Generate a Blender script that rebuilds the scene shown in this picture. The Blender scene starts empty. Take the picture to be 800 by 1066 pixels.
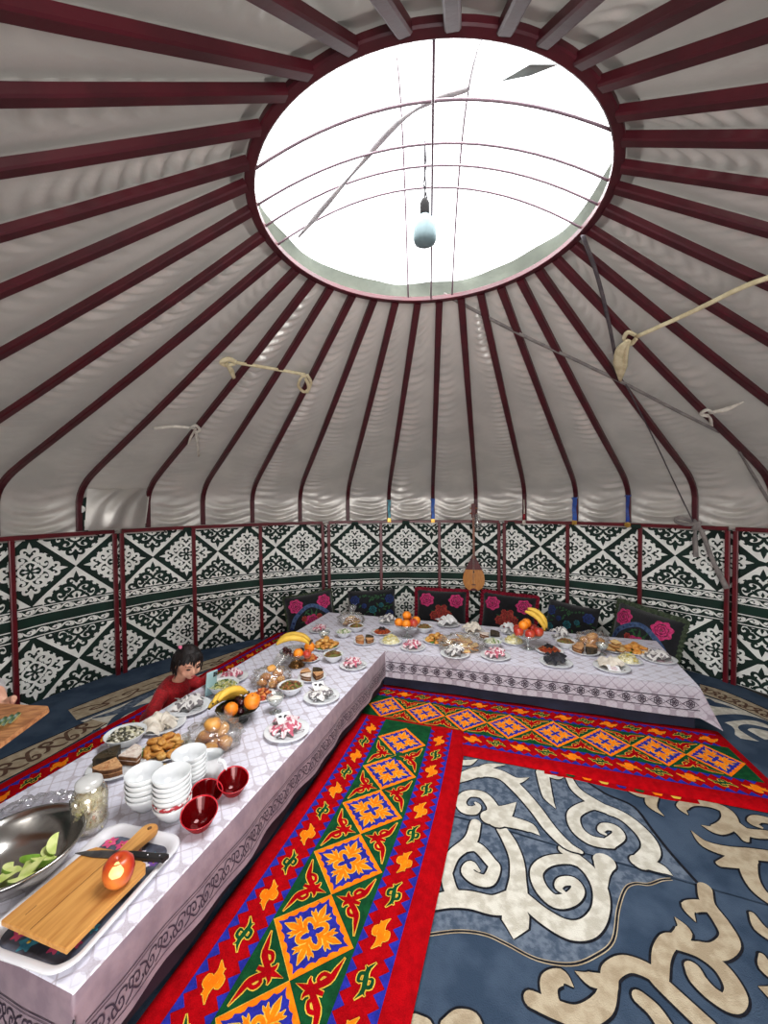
import bpy, bmesh, math, random
from mathutils import Vector, Matrix, noise
random.seed(7)
C = bpy.context.scene.collection
PI = math.pi
H = 1.6                      # eye height
F, PIT, ROL = 430.0, -0.0289, -0.0082
CX, CY, R = 0.152, 1.907, 3.258   # yurt axis and wall radius
HW = 1.32                    # wall height
TZ = 0.341                   # table surface

def ray(px, py):
    x, y = px-400, 533-py
    c, s = math.cos(ROL), math.sin(ROL)
    x, y = c*x-s*y, s*x+c*y
    d = (x/F, 1.0, y/F)
    c, s = math.cos(PIT), math.sin(PIT)
    return Vector((d[0], d[1]*c-d[2]*s, d[1]*s+d[2]*c))
def P(px, py, z=0.0):
    """photo pixel -> point on the horizontal plane z"""
    d = ray(px, py); t = (z-H)/d.z
    return Vector((d.x*t, d.y*t, z))
def D(px, py, Y):
    """photo pixel -> point on the plane y = Y"""
    d = ray(px, py); t = Y/d.y
    return Vector((d.x*t, Y, H+d.z*t))
U = Vector((.319, .948, 0)); V = Vector((.948, -.319, 0))
YAW = math.atan2(.948, .319)     # direction of U from +X
def uv(u, v, z=0.0): return U*u+V*v+Vector((0, 0, z))

# ------------------------------------------------------------------ materials
def srgb(r, g, b):
    f = lambda c: (c/255/12.92) if c/255 <= .04045 else ((c/255+.055)/1.055)**2.4
    return (f(r), f(g), f(b), 1)
MATS = {}
def mat(name, rgb, rough=.6, rgb2=None, scale=20, bump=0, bscale=None, metal=0, spec=.4, sheen=0, detail=4, lo=.4, hi=.6, stretch=None, coat=0, transl=0):
    if name in MATS: return MATS[name]
    m = bpy.data.materials.new(name); m.use_nodes = True
    nt = m.node_tree; n = nt.nodes; L = nt.links
    p = n['Principled BSDF']
    c1 = srgb(*rgb); p.inputs['Base Color'].default_value = c1
    p.inputs['Roughness'].default_value = rough; p.inputs['Metallic'].default_value = metal
    p.inputs['Specular IOR Level'].default_value = spec
    p.inputs['Sheen Weight'].default_value = sheen; p.inputs['Coat Weight'].default_value = coat
    if rgb2 or bump:
        tc = n.new('ShaderNodeTexCoord'); co = tc.outputs['Object']
        if stretch:
            mp = n.new('ShaderNodeMapping'); mp.inputs['Scale'].default_value = stretch
            L.new(co, mp.inputs[0]); co = mp.outputs[0]
    if rgb2:
        nz = n.new('ShaderNodeTexNoise'); nz.inputs['Scale'].default_value = scale; nz.inputs['Detail'].default_value = detail
        L.new(co, nz.inputs['Vector'])
        cr = n.new('ShaderNodeValToRGB'); e = cr.color_ramp.elements
        e[0].position = lo; e[1].position = hi; e[0].color = c1; e[1].color = srgb(*rgb2)
        L.new(nz.outputs['Fac'], cr.inputs[0]); L.new(cr.outputs[0], p.inputs['Base Color'])
    if bump:
        nb = n.new('ShaderNodeTexNoise'); nb.inputs['Scale'].default_value = bscale or scale; nb.inputs['Detail'].default_value = 3
        L.new(co, nb.inputs['Vector'])
        b = n.new('ShaderNodeBump'); b.inputs['Strength'].default_value = bump; b.inputs['Distance'].default_value = .01
        L.new(nb.outputs['Fac'], b.inputs['Height']); L.new(b.outputs[0], p.inputs['Normal'])
    if transl:
        t = n.new('ShaderNodeBsdfTranslucent'); t.inputs[0].default_value = c1
        mx = n.new('ShaderNodeMixShader'); mx.inputs[0].default_value = transl
        L.new(p.outputs[0], mx.inputs[1]); L.new(t.outputs[0], mx.inputs[2])
        L.new(mx.outputs[0], n['Material Output'].inputs[0])
    MATS[name] = m
    return m
def film(name, rgb, fac, rough=.1, diff=0.0, glossy=(1, 1, 1, 1)):
    """thin clear sheet: transparent colour with a glossy and a little milky share"""
    if name in MATS: return MATS[name]
    m = bpy.data.materials.new(name); m.use_nodes = True
    nt = m.node_tree; n = nt.nodes; L = nt.links
    n.remove(n['Principled BSDF'])
    t = n.new('ShaderNodeBsdfTransparent'); t.inputs[0].default_value = srgb(*rgb)
    g = n.new('ShaderNodeBsdfGlossy'); g.inputs['Roughness'].default_value = rough; g.inputs[0].default_value = glossy
    lw = n.new('ShaderNodeLayerWeight'); lw.inputs[0].default_value = .35
    ma = n.new('ShaderNodeMath'); ma.operation = 'MULTIPLY_ADD'; ma.inputs[1].default_value = fac; ma.inputs[2].default_value = fac*.25
    L.new(lw.outputs['Facing'], ma.inputs[0])
    mx = n.new('ShaderNodeMixShader'); L.new(ma.outputs[0], mx.inputs[0]); L.new(t.outputs[0], mx.inputs[1]); L.new(g.outputs[0], mx.inputs[2])
    out = mx.outputs[0]
    if diff:
        d = n.new('ShaderNodeBsdfDiffuse'); d.inputs[0].default_value = srgb(*rgb)
        m2 = n.new('ShaderNodeMixShader'); m2.inputs[0].default_value = diff
        L.new(out, m2.inputs[1]); L.new(d.outputs[0], m2.inputs[2]); out = m2.outputs[0]
    L.new(out, n['Material Output'].inputs[0])
    MATS[name] = m
    return m

# ------------------------------------------------------------------ mesh builder
def cr_spline(pts, k=5):
    """Catmull-Rom through points (tuples or Vectors), k samples per span"""
    pts = [Vector(p) for p in pts]
    if len(pts) < 3: 
        a, b = pts[0], pts[-1]
        return [a.lerp(b, i/k) for i in range(k+1)]
    q = [pts[0]*2-pts[1]]+pts+[pts[-1]*2-pts[-2]]
    out = []
    for i in range(1, len(q)-2):
        p0, p1, p2, p3 = q[i-1:i+3]
        for j in range(k):
            t = j/k
            out.append(.5*((2*p1)+(p2-p0)*t+(2*p0-5*p1+4*p2-p3)*t*t+(3*p1-p0-3*p2+p3)*t**3))
    out.append(pts[-1])
    return out
class M:
    def __init__(s): s.v = []; s.f = []; s.mi = []; s.sm = []
    def add(s, vs, fs, mi=0, smooth=True):
        b = len(s.v); s.v += [tuple(p) for p in vs]
        for f in fs: s.f.append(tuple(b+i for i in f)); s.mi.append(mi); s.sm.append(smooth)
        return b
    def xf(s, mtx, start=0):
        s.v[start:] = [tuple(mtx @ Vector(p)) for p in s.v[start:]]
        return s
    def lathe(s, prof, n=32, mi=0, org=(0, 0, 0), cap=True, wob=None):
        vs = []; fs = []; k = len(prof)
        for j in range(n):
            a = 2*PI*j/n
            for r, z in prof:
                rr = r*(wob(a, z) if wob else 1)
                vs.append((org[0]+rr*math.cos(a), org[1]+rr*math.sin(a), org[2]+z))
        for j in range(n):
            for i in range(k-1):
                a, b = j*k+i, ((j+1) % n)*k+i
                fs.append((a, b, b+1, a+1))
        if cap:
            if prof[0][0] > 1e-5: fs.append(tuple(j*k for j in range(n))[::-1])
            if prof[-1][0] > 1e-5: fs.append(tuple(j*k+k-1 for j in range(n)))
        return s.add(vs, fs, mi)
    def ell(s, c, r, mi=0, n=16, m=10, rot=None, nz=0, nf=20, seed=0, pw=1):
        vs = []; fs = []
        mt = rot.to_matrix() if rot is not None and hasattr(rot, 'to_matrix') else rot
        for i in range(m+1):
            ph = PI*i/m
            for j in range(n):
                a = 2*PI*j/n
                d = Vector((math.sin(ph)*math.cos(a), math.sin(ph)*math.sin(a), math.cos(ph)))
                if pw != 1: d = Vector([math.copysign(abs(x)**pw, x) for x in d])
                k = 1+(nz*noise.noise(d*nf*.1+Vector((seed, seed*2.3, 0))) if nz else 0)
                q = Vector((d.x*r[0]*k, d.y*r[1]*k, d.z*r[2]*k))
                if mt is not None: q = mt @ q
                vs.append((c[0]+q.x, c[1]+q.y, c[2]+q.z))
        for i in range(m):
            for j in range(n):
                a = i*n+j; b = i*n+(j+1) % n
                fs.append((a, a+n, b+n, b))
        return s.add(vs, fs, mi)
    def box(s, c, sz, mi=0, bev=0, seg=2, rot=None, smooth=False):
        bm = bmesh.new(); bmesh.ops.create_cube(bm, size=1)
        for v in bm.verts: v.co = Vector((v.co.x*sz[0], v.co.y*sz[1], v.co.z*sz[2]))
        if bev: bmesh.ops.bevel(bm, geom=bm.edges[:], offset=bev, segments=seg, profile=.5, affect='EDGES')
        bm.verts.index_update(); vs = []
        for v in bm.verts:
            q = v.co.copy()
            if rot is not None: q = rot @ q
            vs.append(q+Vector(c))
        fs = [tuple(v.index for v in f.verts) for f in bm.faces]; bm.free()
        return s.add(vs, fs, mi, smooth)
    def tube(s, path, rad, n=10, mi=0, cap=True, flat=1.0, up=None, smooth=True):
        """round or flattened tube along path; rad number or list or fn(t)"""
        path = [Vector(p) for p in path]; k = len(path); vs = []; fs = []
        u = Vector(up) if up is not None else None
        for i, p in enumerate(path):
            t = (path[min(i+1, k-1)]-path[max(i-1, 0)]).normalized()
            if u is None:
                u = Vector((0, 0, 1)) if abs(t.z) < .9 else Vector((1, 0, 0))
            x = (u-t*u.dot(t))
            x = x.normalized() if x.length > 1e-6 else t.orthogonal().normalized()
            y = t.cross(x)
            if up is None: u = x
            r = rad(i/(k-1)) if callable(rad) else (rad[i] if isinstance(rad, (list, tuple)) else rad)
            for j in range(n):
                a = 2*PI*(j+.5)/n
                vs.append(p+x*(math.cos(a)*r*flat)+y*(math.sin(a)*r))
        for i in range(k-1):
            for j in range(n):
                a, b = i*n+j, i*n+(j+1) % n
                fs.append((a, b, b+n, a+n))
        if cap: fs.append(tuple(range(n))[::-1]); fs.append(tuple((k-1)*n+j for j in range(n)))
        return s.add(vs, fs, mi, smooth)
    def bar(s, path, w, h, up, mi=0):
        """rectangular bar along path; h along up(p)"""
        path = [Vector(p) for p in path]; k = len(path); vs = []; fs = []
        for i, p in enumerate(path):
            t = (path[min(i+1, k-1)]-path[max(i-1, 0)]).normalized()
            u = Vector(up(p)) if callable(up) else Vector(up)
            x = t.cross(u).normalized(); y = x.cross(t).normalized()
            c = .28
            for a, b in ((1, 1-c), (1-c, 1), (-1+c, 1), (-1, 1-c), (-1, -1+c), (-1+c, -1), (1-c, -1), (1, -1+c)):
                vs.append(p+x*(a*w/2)+y*(b*h/2))
        for i in range(k-1):
            for j in range(8):
                a, b = i*8+j, i*8+(j+1) % 8
                fs.append((a, b, b+8, a+8))
        fs.append(tuple(range(8))[::-1]); fs.append(tuple((k-1)*8+j for j in range(8)))
        return s.add(vs, fs, mi, False)
    def grid(s, fn, nu, nv, mi=0, smooth=True, wrapu=False):
        vs = [fn(i/nu, j/nv) for i in range(nu+(0 if wrapu else 1)) for j in range(nv+1)]
        fs = []
        for i in range(nu):
            i2 = (i+1) % nu if wrapu else i+1
            for j in range(nv):
                fs.append((i*(nv+1)+j, i2*(nv+1)+j, i2*(nv+1)+j+1, i*(nv+1)+j+1))
        return s.add(vs, fs, mi, smooth)
    # flat ornament: mp(s, t, h) -> point ; h = layer height
    def stroke(s, mp, pts, w, mi, h, k=5, spl=True):
        s.k = getattr(s, 'k', 0)+1; h = h+(s.k % 17)*.000018      # no two strokes lie in one plane
        q = cr_spline([(p[0], p[1], 0) for p in pts], k) if spl else [Vector((p[0], p[1], 0)) for p in pts]
        n = len(q); vs = []
        for i, p in enumerate(q):
            t = q[min(i+1, n-1)]-q[max(i-1, 0)]
            t = t.normalized() if t.length > 1e-9 else Vector((1, 0, 0))
            nn = Vector((-t.y, t.x, 0))
            f = i/(n-1)
            if callable(w): ww = w(f)
            elif isinstance(w, (list, tuple)):
                g = f*(len(w)-1); a = min(int(g), len(w)-2); ww = w[a]*(1-g+a)+w[a+1]*(g-a)
            else: ww = w
            a = p+nn*(ww/2); b = p-nn*(ww/2)
            vs += [mp(a.x, a.y, h+i*4e-6), mp(b.x, b.y, h+i*4e-6)]
        fs = [(2*i, 2*i+1, 2*i+3, 2*i+2) for i in range(n-1)]
        return s.add(vs, fs, mi, False)
    def poly(s, mp, pts, mi, h):
        return s.add([mp(p[0], p[1], h) for p in pts], [tuple(range(len(pts)))], mi, False)
    def band(s, mp, a, b, n, lo, hi, mi, h):
        vs = []
        for i in range(n+1):
            x = a+(b-a)*i/n; vs += [mp(x, lo(x), h), mp(x, hi(x), h)]
        return s.add(vs, [(2*i, 2*i+2, 2*i+3, 2*i+1) for i in range(n)], mi, False)
    def mesh(s, name, mats):
        me = bpy.data.meshes.new(name); me.from_pydata(s.v, [], s.f)
        for m in mats: me.materials.append(m)
        me.polygons.foreach_set('material_index', s.mi); me.polygons.foreach_set('use_smooth', s.sm)
        me.update(); return me

def link(o, parent=None, loc=None, rotz=0, rot=None, scale=None):
    C.objects.link(o)
    if loc is not None: o.location = loc
    if rot is not None: o.rotation_euler = rot
    elif rotz: o.rotation_euler = (0, 0, rotz)
    if scale is not None: o.scale = scale if hasattr(scale, '__len__') else (scale,)*3
    if parent is not None: o.parent = parent
    return o
def obj(name, m, mats, parent=None, **k):
    me = m.mesh(name, mats if isinstance(mats, (list, tuple)) else [mats]) if isinstance(m, M) else m
    return link(bpy.data.objects.new(name, me), parent, **k)
LABELS = {}
def tag(o, label, cat, group=None, kind=None):
    o['label'] = label; o['category'] = cat
    if group: o['group'] = group
    if kind: o['kind'] = kind
    return o
def thing(name, label, cat, loc=(0, 0, 0), rotz=0, group=None, rot=None):
    o = bpy.data.objects.new(name, None); o.empty_display_size = .05
    link(o, None, loc, rotz, rot); return tag(o, label, cat, group)
CACHE = {}
def cached(key, fn, mats):
    if key not in CACHE: CACHE[key] = fn().mesh(key if isinstance(key, str) else key[0], mats if isinstance(mats, (list, tuple)) else [mats])
    return CACHE[key]
def spiral(cx, cy, r0, r1, a0, a1, n=9):
    return [(cx+(r0+(r1-r0)*i/n)*math.cos(a0+(a1-a0)*i/n), cy+(r0+(r1-r0)*i/n)*math.sin(a0+(a1-a0)*i/n)) for i in range(n+1)]
# ------------------------------------------------------------------ ornament motif (quarter-turn symmetric, tips reach 1)
def motif_strokes(fat=1.0):
    base = []
    base.append(([(0, .60), (0, .78), (0, .9), (0, 1.02)], [.05, .15, .09, .0]))            # tip leaf
    for sx in (1, -1):
        base.append(([(0, .64), (sx*.10, .76), (sx*.20, .74), (sx*.21, .64), (sx*.14, .60), (sx*.10, .65)], [.05, .08, .09, .09, .08, .03]))
        base.append(([(0, .30), (sx*.05, .46), (sx*.16, .54), (sx*.30, .55), (sx*.385, .46), (sx*.33, .34), (sx*.22, .33), (sx*.18, .41), (sx*.24, .46)], [.05, .09, .12, .13, .13, .12, .10, .09, .05]))
        base.append(([(sx*.34, .52), (sx*.40, .56), (sx*.47, .54)], [.02, .09, .0]))
        base.append(([(sx*.10, .10), (sx*.17, .22), (sx*.10, .30), (sx*.0, .34)], [.05, .08, .08, .05]))
    base.append(([(0, .05), (0, .14), (0, .25)], [.0, .09, .0]))
    base.append(([(.07, .07), (.19, .19), (.25, .25)], [.0, .07, .02]))
    out = []
    for k in range(4):
        c, s = [(1, 0), (0, 1), (-1, 0), (0, -1)][k]
        for pts, w in base:
            out.append(([(x*c-y*s, x*s+y*c) for x, y in pts], [q*fat for q in w]))
    return out
MOT = motif_strokes()

# ------------------------------------------------------------------ setting: wall cloth
m_wdark = mat('wall_felt_dark', (10, 30, 24), .8, (14, 40, 32), 6, .2, 300)
m_wgreen = mat('wall_felt_green', (8, 36, 27), .75, (12, 46, 35), 5, .2, 300)
m_wwhite = mat('wall_felt_white', (240, 240, 234), .8, (226, 226, 220), 9, .2, 300)
m_red = mat('red_painted_metal', (98, 12, 24), .38, (84, 10, 22), 8, .04, 60, spec=.5)
m_redpole = mat('red_painted_wood', (72, 9, 22), .45, (60, 7, 18), 7, .06, 50, spec=.5, stretch=(1, 1, 1))
STEP = 2*PI/32; TH0 = math.radians(2.1)
def wallp(th, z, h):
    r = R+.012*math.sin(th*37+z*2)*math.sin(th*13+1)-h
    return (CX+r*math.sin(th), CY+r*math.cos(th), z)
def wall_section(name, a0, a1, label, detail=True):
    m = M(); a0, a1 = math.radians(a0), math.radians(a1)
    nc = max(4, int((a1-a0)/math.radians(.7)))
    m.grid(lambda i, j: wallp(a0+(a1-a0)*i, -.005+(HW+.02)*j, 0), nc, 8, 0)
    k0 = math.ceil((a0-TH0)/STEP-1); k1 = math.floor((a1-TH0)/STEP+1)
    rows = ((1.055, .285), (.25, .285))
    def strips(z0, z1, mi, h): m.band(wallp, a0, a1, nc, lambda x: z0, lambda x: z1, mi, h)
    if detail:
        hs = STEP/2
        for k in range(k0, k1+1):
            for half in (0, 1):
                cth = TH0+k*STEP+half*hs
                for zc, hh in rows:
                    zlo, zhi = (.765, HW+.005) if zc > .6 else (.0, .525)
                    if half == 0:      # white motif on the dark diamond
                        def mp(x, y, h, cth=cth, zc=zc, hh=hh): return wallp(min(max(cth+x*hs*.80, a0), a1), min(max(zc+y*hh*.80, zlo+.002), zhi-.002), h)
                        if a0-hs < cth < a1+hs:
                            for pts, w in MOT: m.stroke(mp, pts, w, 1, .003, 3)
                    else:              # white hourglass with a dark half motif above and below
                        for sg in (1, -1):
                            def tri(inset, mi, h, sg=sg):
                                lo_a, hi_a = max(a0, cth-hs), min(a1, cth+hs)
                                if hi_a <= lo_a: return
                                f = lambda x: zc+sg*max(0, min(hh*1.0, hh*abs(x-cth)/hs+inset))
                                e = zhi if sg > 0 else zlo
                                g = lambda x: e if (e-f(x))*sg > 0 else f(x)
                                if sg > 0: m.band(wallp, lo_a, hi_a, 12, f, g, mi, h)
                                else: m.band(wallp, lo_a, hi_a, 12, g, f, mi, h)
                            tri(.0, 1, .0015)
                            def mp(x, y, h, sg=sg): return wallp(min(max(cth+x*hs*.90, a0), a1), min(max(zc+sg*hh*(1.02-.86*y), zlo+.004), zhi-.004), h)
                            if a0-hs < cth < a1+hs:
                                for pts, w in MOT:
                                    if sum(p[1] for p in pts)/len(pts) > .02: m.stroke(mp, pts, w, 0, .003, 3)
    strips(.515, .775, 0, .002)
    for zz in (.53, .612, .70, .76): strips(zz-.004, zz+.004, 1, .004)
    strips(.622, .69, 2, .004)
    if detail:
        sp = STEP/7
        for zc in (.571, .731):
            n = int((a1-a0)/sp)
            for i in range(n):
                c = a0+sp*(i+.5); sg = 1 if i % 2 else -1
                def mp(x, y, h, c=c, sg=sg, zc=zc): return wallp(min(max(c+x*sp, a0), a1), zc+sg*y*.028, h)
                m.stroke(mp, [(-.55, -.7), (-.3, .3), (0, .75), (.3, .45), (.3, -.25), (.05, -.4), (-.08, .05), (.1, .25)], [.0, .22, .3, .32, .3, .28, .25, .1], 1, .004, 3)
                m.stroke(mp, [(.2, -.8), (.42, -.5), (.5, .2)], [.05, .2, .03], 1, .004, 3)
    # dark flaps of the cloth folded over the rail at the diamond tips
    for k in range(k0, k1+1):
        c = TH0+k*STEP
        if a0+.01 < c < a1-.01:
            m.box(wallp(c, HW+.0, .045), (.09, .022, .045), 0, .01, 2, Matrix.Rotation(-c, 3, 'Z'))
    o = obj(name, m, [m_wdark, m_wwhite, m_wgreen])
    return tag(o, label, 'wall', kind='structure')
wall_section('wall_back', -15.5, 22.6, 'green and white ornamented felt wall behind the long back table')
wall_section('wall_left', -54, -15.5, 'green and white ornamented felt wall behind the sitting child')
wall_section('wall_right', 22.6, 60.4, 'green and white ornamented felt wall beyond the right end of the back table')
wall_section('wall_right_near', 60.4, 98.4, 'ornamented felt wall at the right edge of the picture')
wall_section('wall_left_near', -92.4, -54, 'ornamented felt wall at the left edge of the picture')
wall_section('wall_front_right', 98.4, 156, 'plain rear part of the felt wall on the right', False)
wall_section('wall_front_left', -156, -92.4, 'plain rear part of the felt wall on the left', False)

# wall frames: welded red posts and rail of one section = one thing
def cyl(thdeg, z, off): 
    t = math.radians(thdeg); r = R-off
    return Vector((CX+r*math.sin(t), CY+r*math.cos(t), z))
FR = [(-14.9, 22.1, 'dark red metal wall frame section behind the middle of the back table'),
      (-53.55, -16.2, 'dark red metal wall frame section behind the sitting child'),
      (23.2, 59.95, 'dark red metal wall frame section behind the right end of the back table'),
      (60.95, 98.0, 'dark red metal wall frame section cut by the right picture edge'),
      (-92.2, -54.6, 'dark red metal wall frame section cut by the left picture edge'),
      (98.8, 155, 'dark red metal wall frame section to the right behind the viewer'),
      (-155, -92.8, 'dark red metal wall frame section to the left behind the viewer')]
inner = {0: (-3.43, 9.46), 1: (-41.84, -29.2), 2: (35.44, 47.72), 3: (73.2, 85.7), 4: (-67.86, -80), 5: (117, 136), 6: (-117, -136)}
for i, (a, b, lab) in enumerate(FR):
    t = thing('wall_frame', lab, 'wall frame', cyl((a+b)/2, 0, .04), group='wall frame sections')
    org = t.location
    m = M(); n = 24
    m.bar([cyl(a+(b-a)*q/n, HW+.012, .04)-org for q in range(n+1)], .03, .034, (0, 0, 1))
    obj('top_rail', m, m_red, t)
    for th in (a, *inner[i], b):
        m = M(); c, s = math.sin(math.radians(th)), math.cos(math.radians(th))
        m.bar([cyl(th, z, .045)-org for z in (0, .5, HW-.006)], .036, .022, (c, s, 0))
        obj('post', m, m_red, t)

# ------------------------------------------------------------------ floor
m_floor = mat('floor_boards', (70, 58, 48), .8, (50, 44, 40), 4, .2, 30)
m = M(); m.lathe([(0, -.06), (3.6, -.06), (3.6, -.005), (0, -.005)], 72, org=(CX, CY, 0)); 
tag(obj('floor', m, m_floor), 'bare brown ground under the carpets', 'floor', kind='structure')

# ------------------------------------------------------------------ roof poles and roof cloth
RZ, RR = 2.87, .755; RCX = CX+.05
ring_a = [-179.4, -169.8, -158.7, -147.8, -139.9, -127.6, -115.2, -106.6, -95.6, -83, -71, -60, -50.5, -41.2, -29.8, -19.2, -8.8, 1.8, 12, 22.2, 31.2, 40.6, 49.7, 58.4, 67, 76, 85, 95.1, 104.3, 112.6, 122.7, 131.6, 142.2, 151, 161.2, 170]
bot_m = {-50.5: -59.47, -41.2: -49.45, -29.8: -40.09, -19.2: -30.73}
bot_l = [-59.47, -49.45, -40.09, -30.73, -20.98, -10.69, -1.63, 8.06, 17.3, 27.24, 36.94, 45.83, 55.65]
i12 = ring_a.index(12)
bot_a = []
# poles seen at the wall: the pole under the bulb is ring 12 -> wall 8.06
for i, a in enumerate(ring_a):
    k = i-i12+7
    bot_a.append(bot_l[k] if 0 <= k < len(bot_l) else None)
lo_i = i12-7; hi_i = lo_i+len(bot_l)-1
span = (360-(bot_l[-1]-bot_l[0]))
cnt = len(ring_a)-(len(bot_l)-1)
for j in range(1, cnt):
    i = (hi_i+j) % len(ring_a); bot_a[i] = bot_l[-1]+span*j/cnt
NP = len(ring_a)
for a, b in {-71: -69.5, -83: -78.1, -95.6: -87.2, -106.6: -96.8, -115.2: -106.5, -127.6: -115.6, -139.9: -124.6, -147.8: -135.5, -158.7: -148, -169.8: -160, -179.4: -172, 170: 175.6,
             161.2: 163.6, 151: 152.3, 142.2: 143.6, 131.6: 132.6, 122.7: 123.8, 112.6: 113.8, 104.3: 104.2, 95.1: 92.9, 85: 83.4, 76: 74.4, 67: 65.2}.items(): bot_a[ring_a.index(a)] = b
def wrap(a, ref):
    while a-ref > 180: a -= 360
    while a-ref < -180: a += 360
    return a
# profile of a pole: fraction f from wall (0) to ring (1)
PROF = cr_spline([(3.215, 1.300, 0), (3.21, 1.52, 0), (3.195, 1.645, 0), (3.10, 1.755, 0), (2.9, 1.87, 0), (2.3, 2.14, 0), (1.5, 2.51, 0), (.775, 2.862, 0)], 5)
PL = [0]
for a, b in zip(PROF, PROF[1:]): PL.append(PL[-1]+(b-a).length)
def prof(f):
    d = f*PL[-1]
    for i in range(len(PL)-1):
        if d <= PL[i+1]: 
            t = (d-PL[i])/(PL[i+1]-PL[i]); return PROF[i].lerp(PROF[i+1], t)
    return PROF[-1]
def pole_pt(ab, ar, f, off=0.0):
    q = prof(f); q2 = prof(min(1, f+.01)); q1 = prof(max(0, f-.01))
    t = (q2-q1).normalized(); nx, nz = t.y, -t.x       # outward normal
    if nx < 0: nx, nz = -nx, -nz
    nz = abs(nz)
    w = (3.215-q.x)/(3.215-.775)
    # linear blend between wall anchor and ring anchor in plan
    tb, tr = math.radians(ab), math.radians(ar)
    bx, by = CX+3.215*math.sin(tb), CY+3.215*math.cos(tb)
    rx, ry = RCX+.775*math.sin(tr), CY+.775*math.cos(tr)
    x, y = bx*(1-w)+rx*w, by*(1-w)+ry*w
    d = Vector((x-CX, y-CY, 0)).normalized()
    return Vector((x, y, q.y))+d*(nx*off)+Vector((0, 0, nz*off))
ORD = ['', 'first', 'second', 'third', 'fourth', 'fifth', 'sixth', 'seventh', 'eighth', 'ninth', 'tenth', 'eleventh', 'twelfth', 'thirteenth', 'fourteenth', 'fifteenth', 'sixteenth', 'seventeenth', 'eighteenth', 'nineteenth']
fs_ = [.018, .03, .04, .06, .08, .10, .12, .14, .16, .18, .2, .25, .35, .5, .65, .8, .9, 1.0]
for i in range(NP):
    m = M(); ab, ar = wrap(bot_a[i], ring_a[i]), ring_a[i]
    org = pole_pt(ab, ar, .02)
    m.bar([pole_pt(ab, ar, f)-org for f in fs_], .044, .034, lambda p: ((p+org)-Vector((CX, CY, 0))).normalized()*.9+Vector((0, 0, .6)))
    k = i-i12; 
    if k > 18: k -= 36
    if k == 0: lab = 'dark red roof pole straight below the hanging bulb'
    elif k == 18 or k == -18: lab = 'roof pole overhead beyond the top of the roof opening'
    else: lab = 'dark red roof pole, %s to the %s of the pole straight below the bulb' % (ORD[abs(k)], 'left' if k < 0 else 'right')
    tag(obj('roof_pole', m, m_redpole, loc=org), lab, 'roof pole', 'roof poles')

# roof cloth: satin, one gore between each two poles
def roof_mat():
    m = mat('roof_satin', (196, 191, 184), .43, (182, 177, 171), 3, .12, 40, spec=.7, metal=.55)
    nt = m.node_tree; n = nt.nodes; L = nt.links
    t = n.new('ShaderNodeBsdfTranslucent'); t.inputs[0].default_value = srgb(120, 116, 110)
    mx = n.new('ShaderNodeMixShader'); mx.inputs[0].default_value = .10
    L.new(n['Principled BSDF'].outputs[0], mx.inputs[1]); L.new(t.outputs[0], mx.inputs[2]); L.new(mx.outputs[0], n['Material Output'].inputs[0])
    return m
m_satin = roof_mat()
m = M(); NU, NS = 12, 420
def sstep(a, b, x):
    t = max(0, min(1, (x-a)/(b-a))); return t*t*(3-2*t)
for g in range(NP):
    i, j = g, (g+1) % NP
    a0, r0 = bot_a[i], wrap(ring_a[i], bot_a[i])
    a1 = wrap(bot_a[j], a0); r1 = wrap(ring_a[j], a1)
    rnd = random.Random(g*13+5); side = rnd.random() < .62
    wl = rnd.uniform(.065, .10); ph = rnd.uniform(0, 6); am = rnd.uniform(.5, 1.15)
    rows = []
    for s in range(NS+1):
        f = s/NS; q = prof(f); dist = f*PL[-1]
        A = pole_pt(a0, r0, f, .0); B = pole_pt(a1, r1, f, .0); Bo = pole_pt(a1, r1, f, 1.0)-B
        Ao = pole_pt(a0, r0, f, 1.0)-A
        row = []
        for k in range(NU+1):
            u = k/NU; uu = u if side else 1-u
            edge = math.sin(PI*u)
            band = 1-sstep(.02, .14, f)                  # upright skirt near the wall
            sag = .034-.008*edge*(1-band)-.012*band+.03*edge*band
            nv = noise.noise(Vector((g*3.1+u*1.5, dist*2.2, 1)))
            nv2 = noise.noise(Vector((g*5.7, dist*1.1, 4)))
            puck = sstep(.0, .10, uu)*(1-sstep(.30, .75, uu))*(.35+.65*max(0, nv2+.35))
            w = math.sin(2*PI*(dist-.55*(uu-.25)**2+.03*nv)/wl+ph+nv*3.5)*(.55+.9*abs(nv2))
            fine = .019*am*w*puck*(1-band)*(1-sstep(.93, 1, f))
            wide = .010*nv*edge
            sw = math.sin(2*PI*(q.y-(.42+.25*nv2)*(u-.5)**2+.03*nv)/(.095)+ph)
            fold = .027*band*edge**.6*sw*sstep(0, .02, f)+.008*band*math.sin(2*PI*(q.y-.62*(u-.5+.1*nv)**2)/.055+ph*2)*edge
            row.append(A.lerp(B, u)+Ao.lerp(Bo, u)*(sag+fine+wide+fold))
        rows.append(row)
    rows.append([Vector((RCX+(p.x-RCX)*.760/math.hypot(p.x-RCX, p.y-CY), CY+(p.y-CY)*.760/math.hypot(p.x-RCX, p.y-CY), RZ+.0125)) for p in rows[-1]])      # tucked over the ring
    vs = [p for row in rows for p in row]; w_ = NU+1
    m.add(vs, [(s*w_+k, (s+1)*w_+k, (s+1)*w_+k+1, s*w_+k+1) for s in range(NS+1) for k in range(NU)])
tag(obj('ceiling', m, m_satin), 'greyish satin roof cloth over the red poles', 'ceiling', kind='structure')
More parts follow.
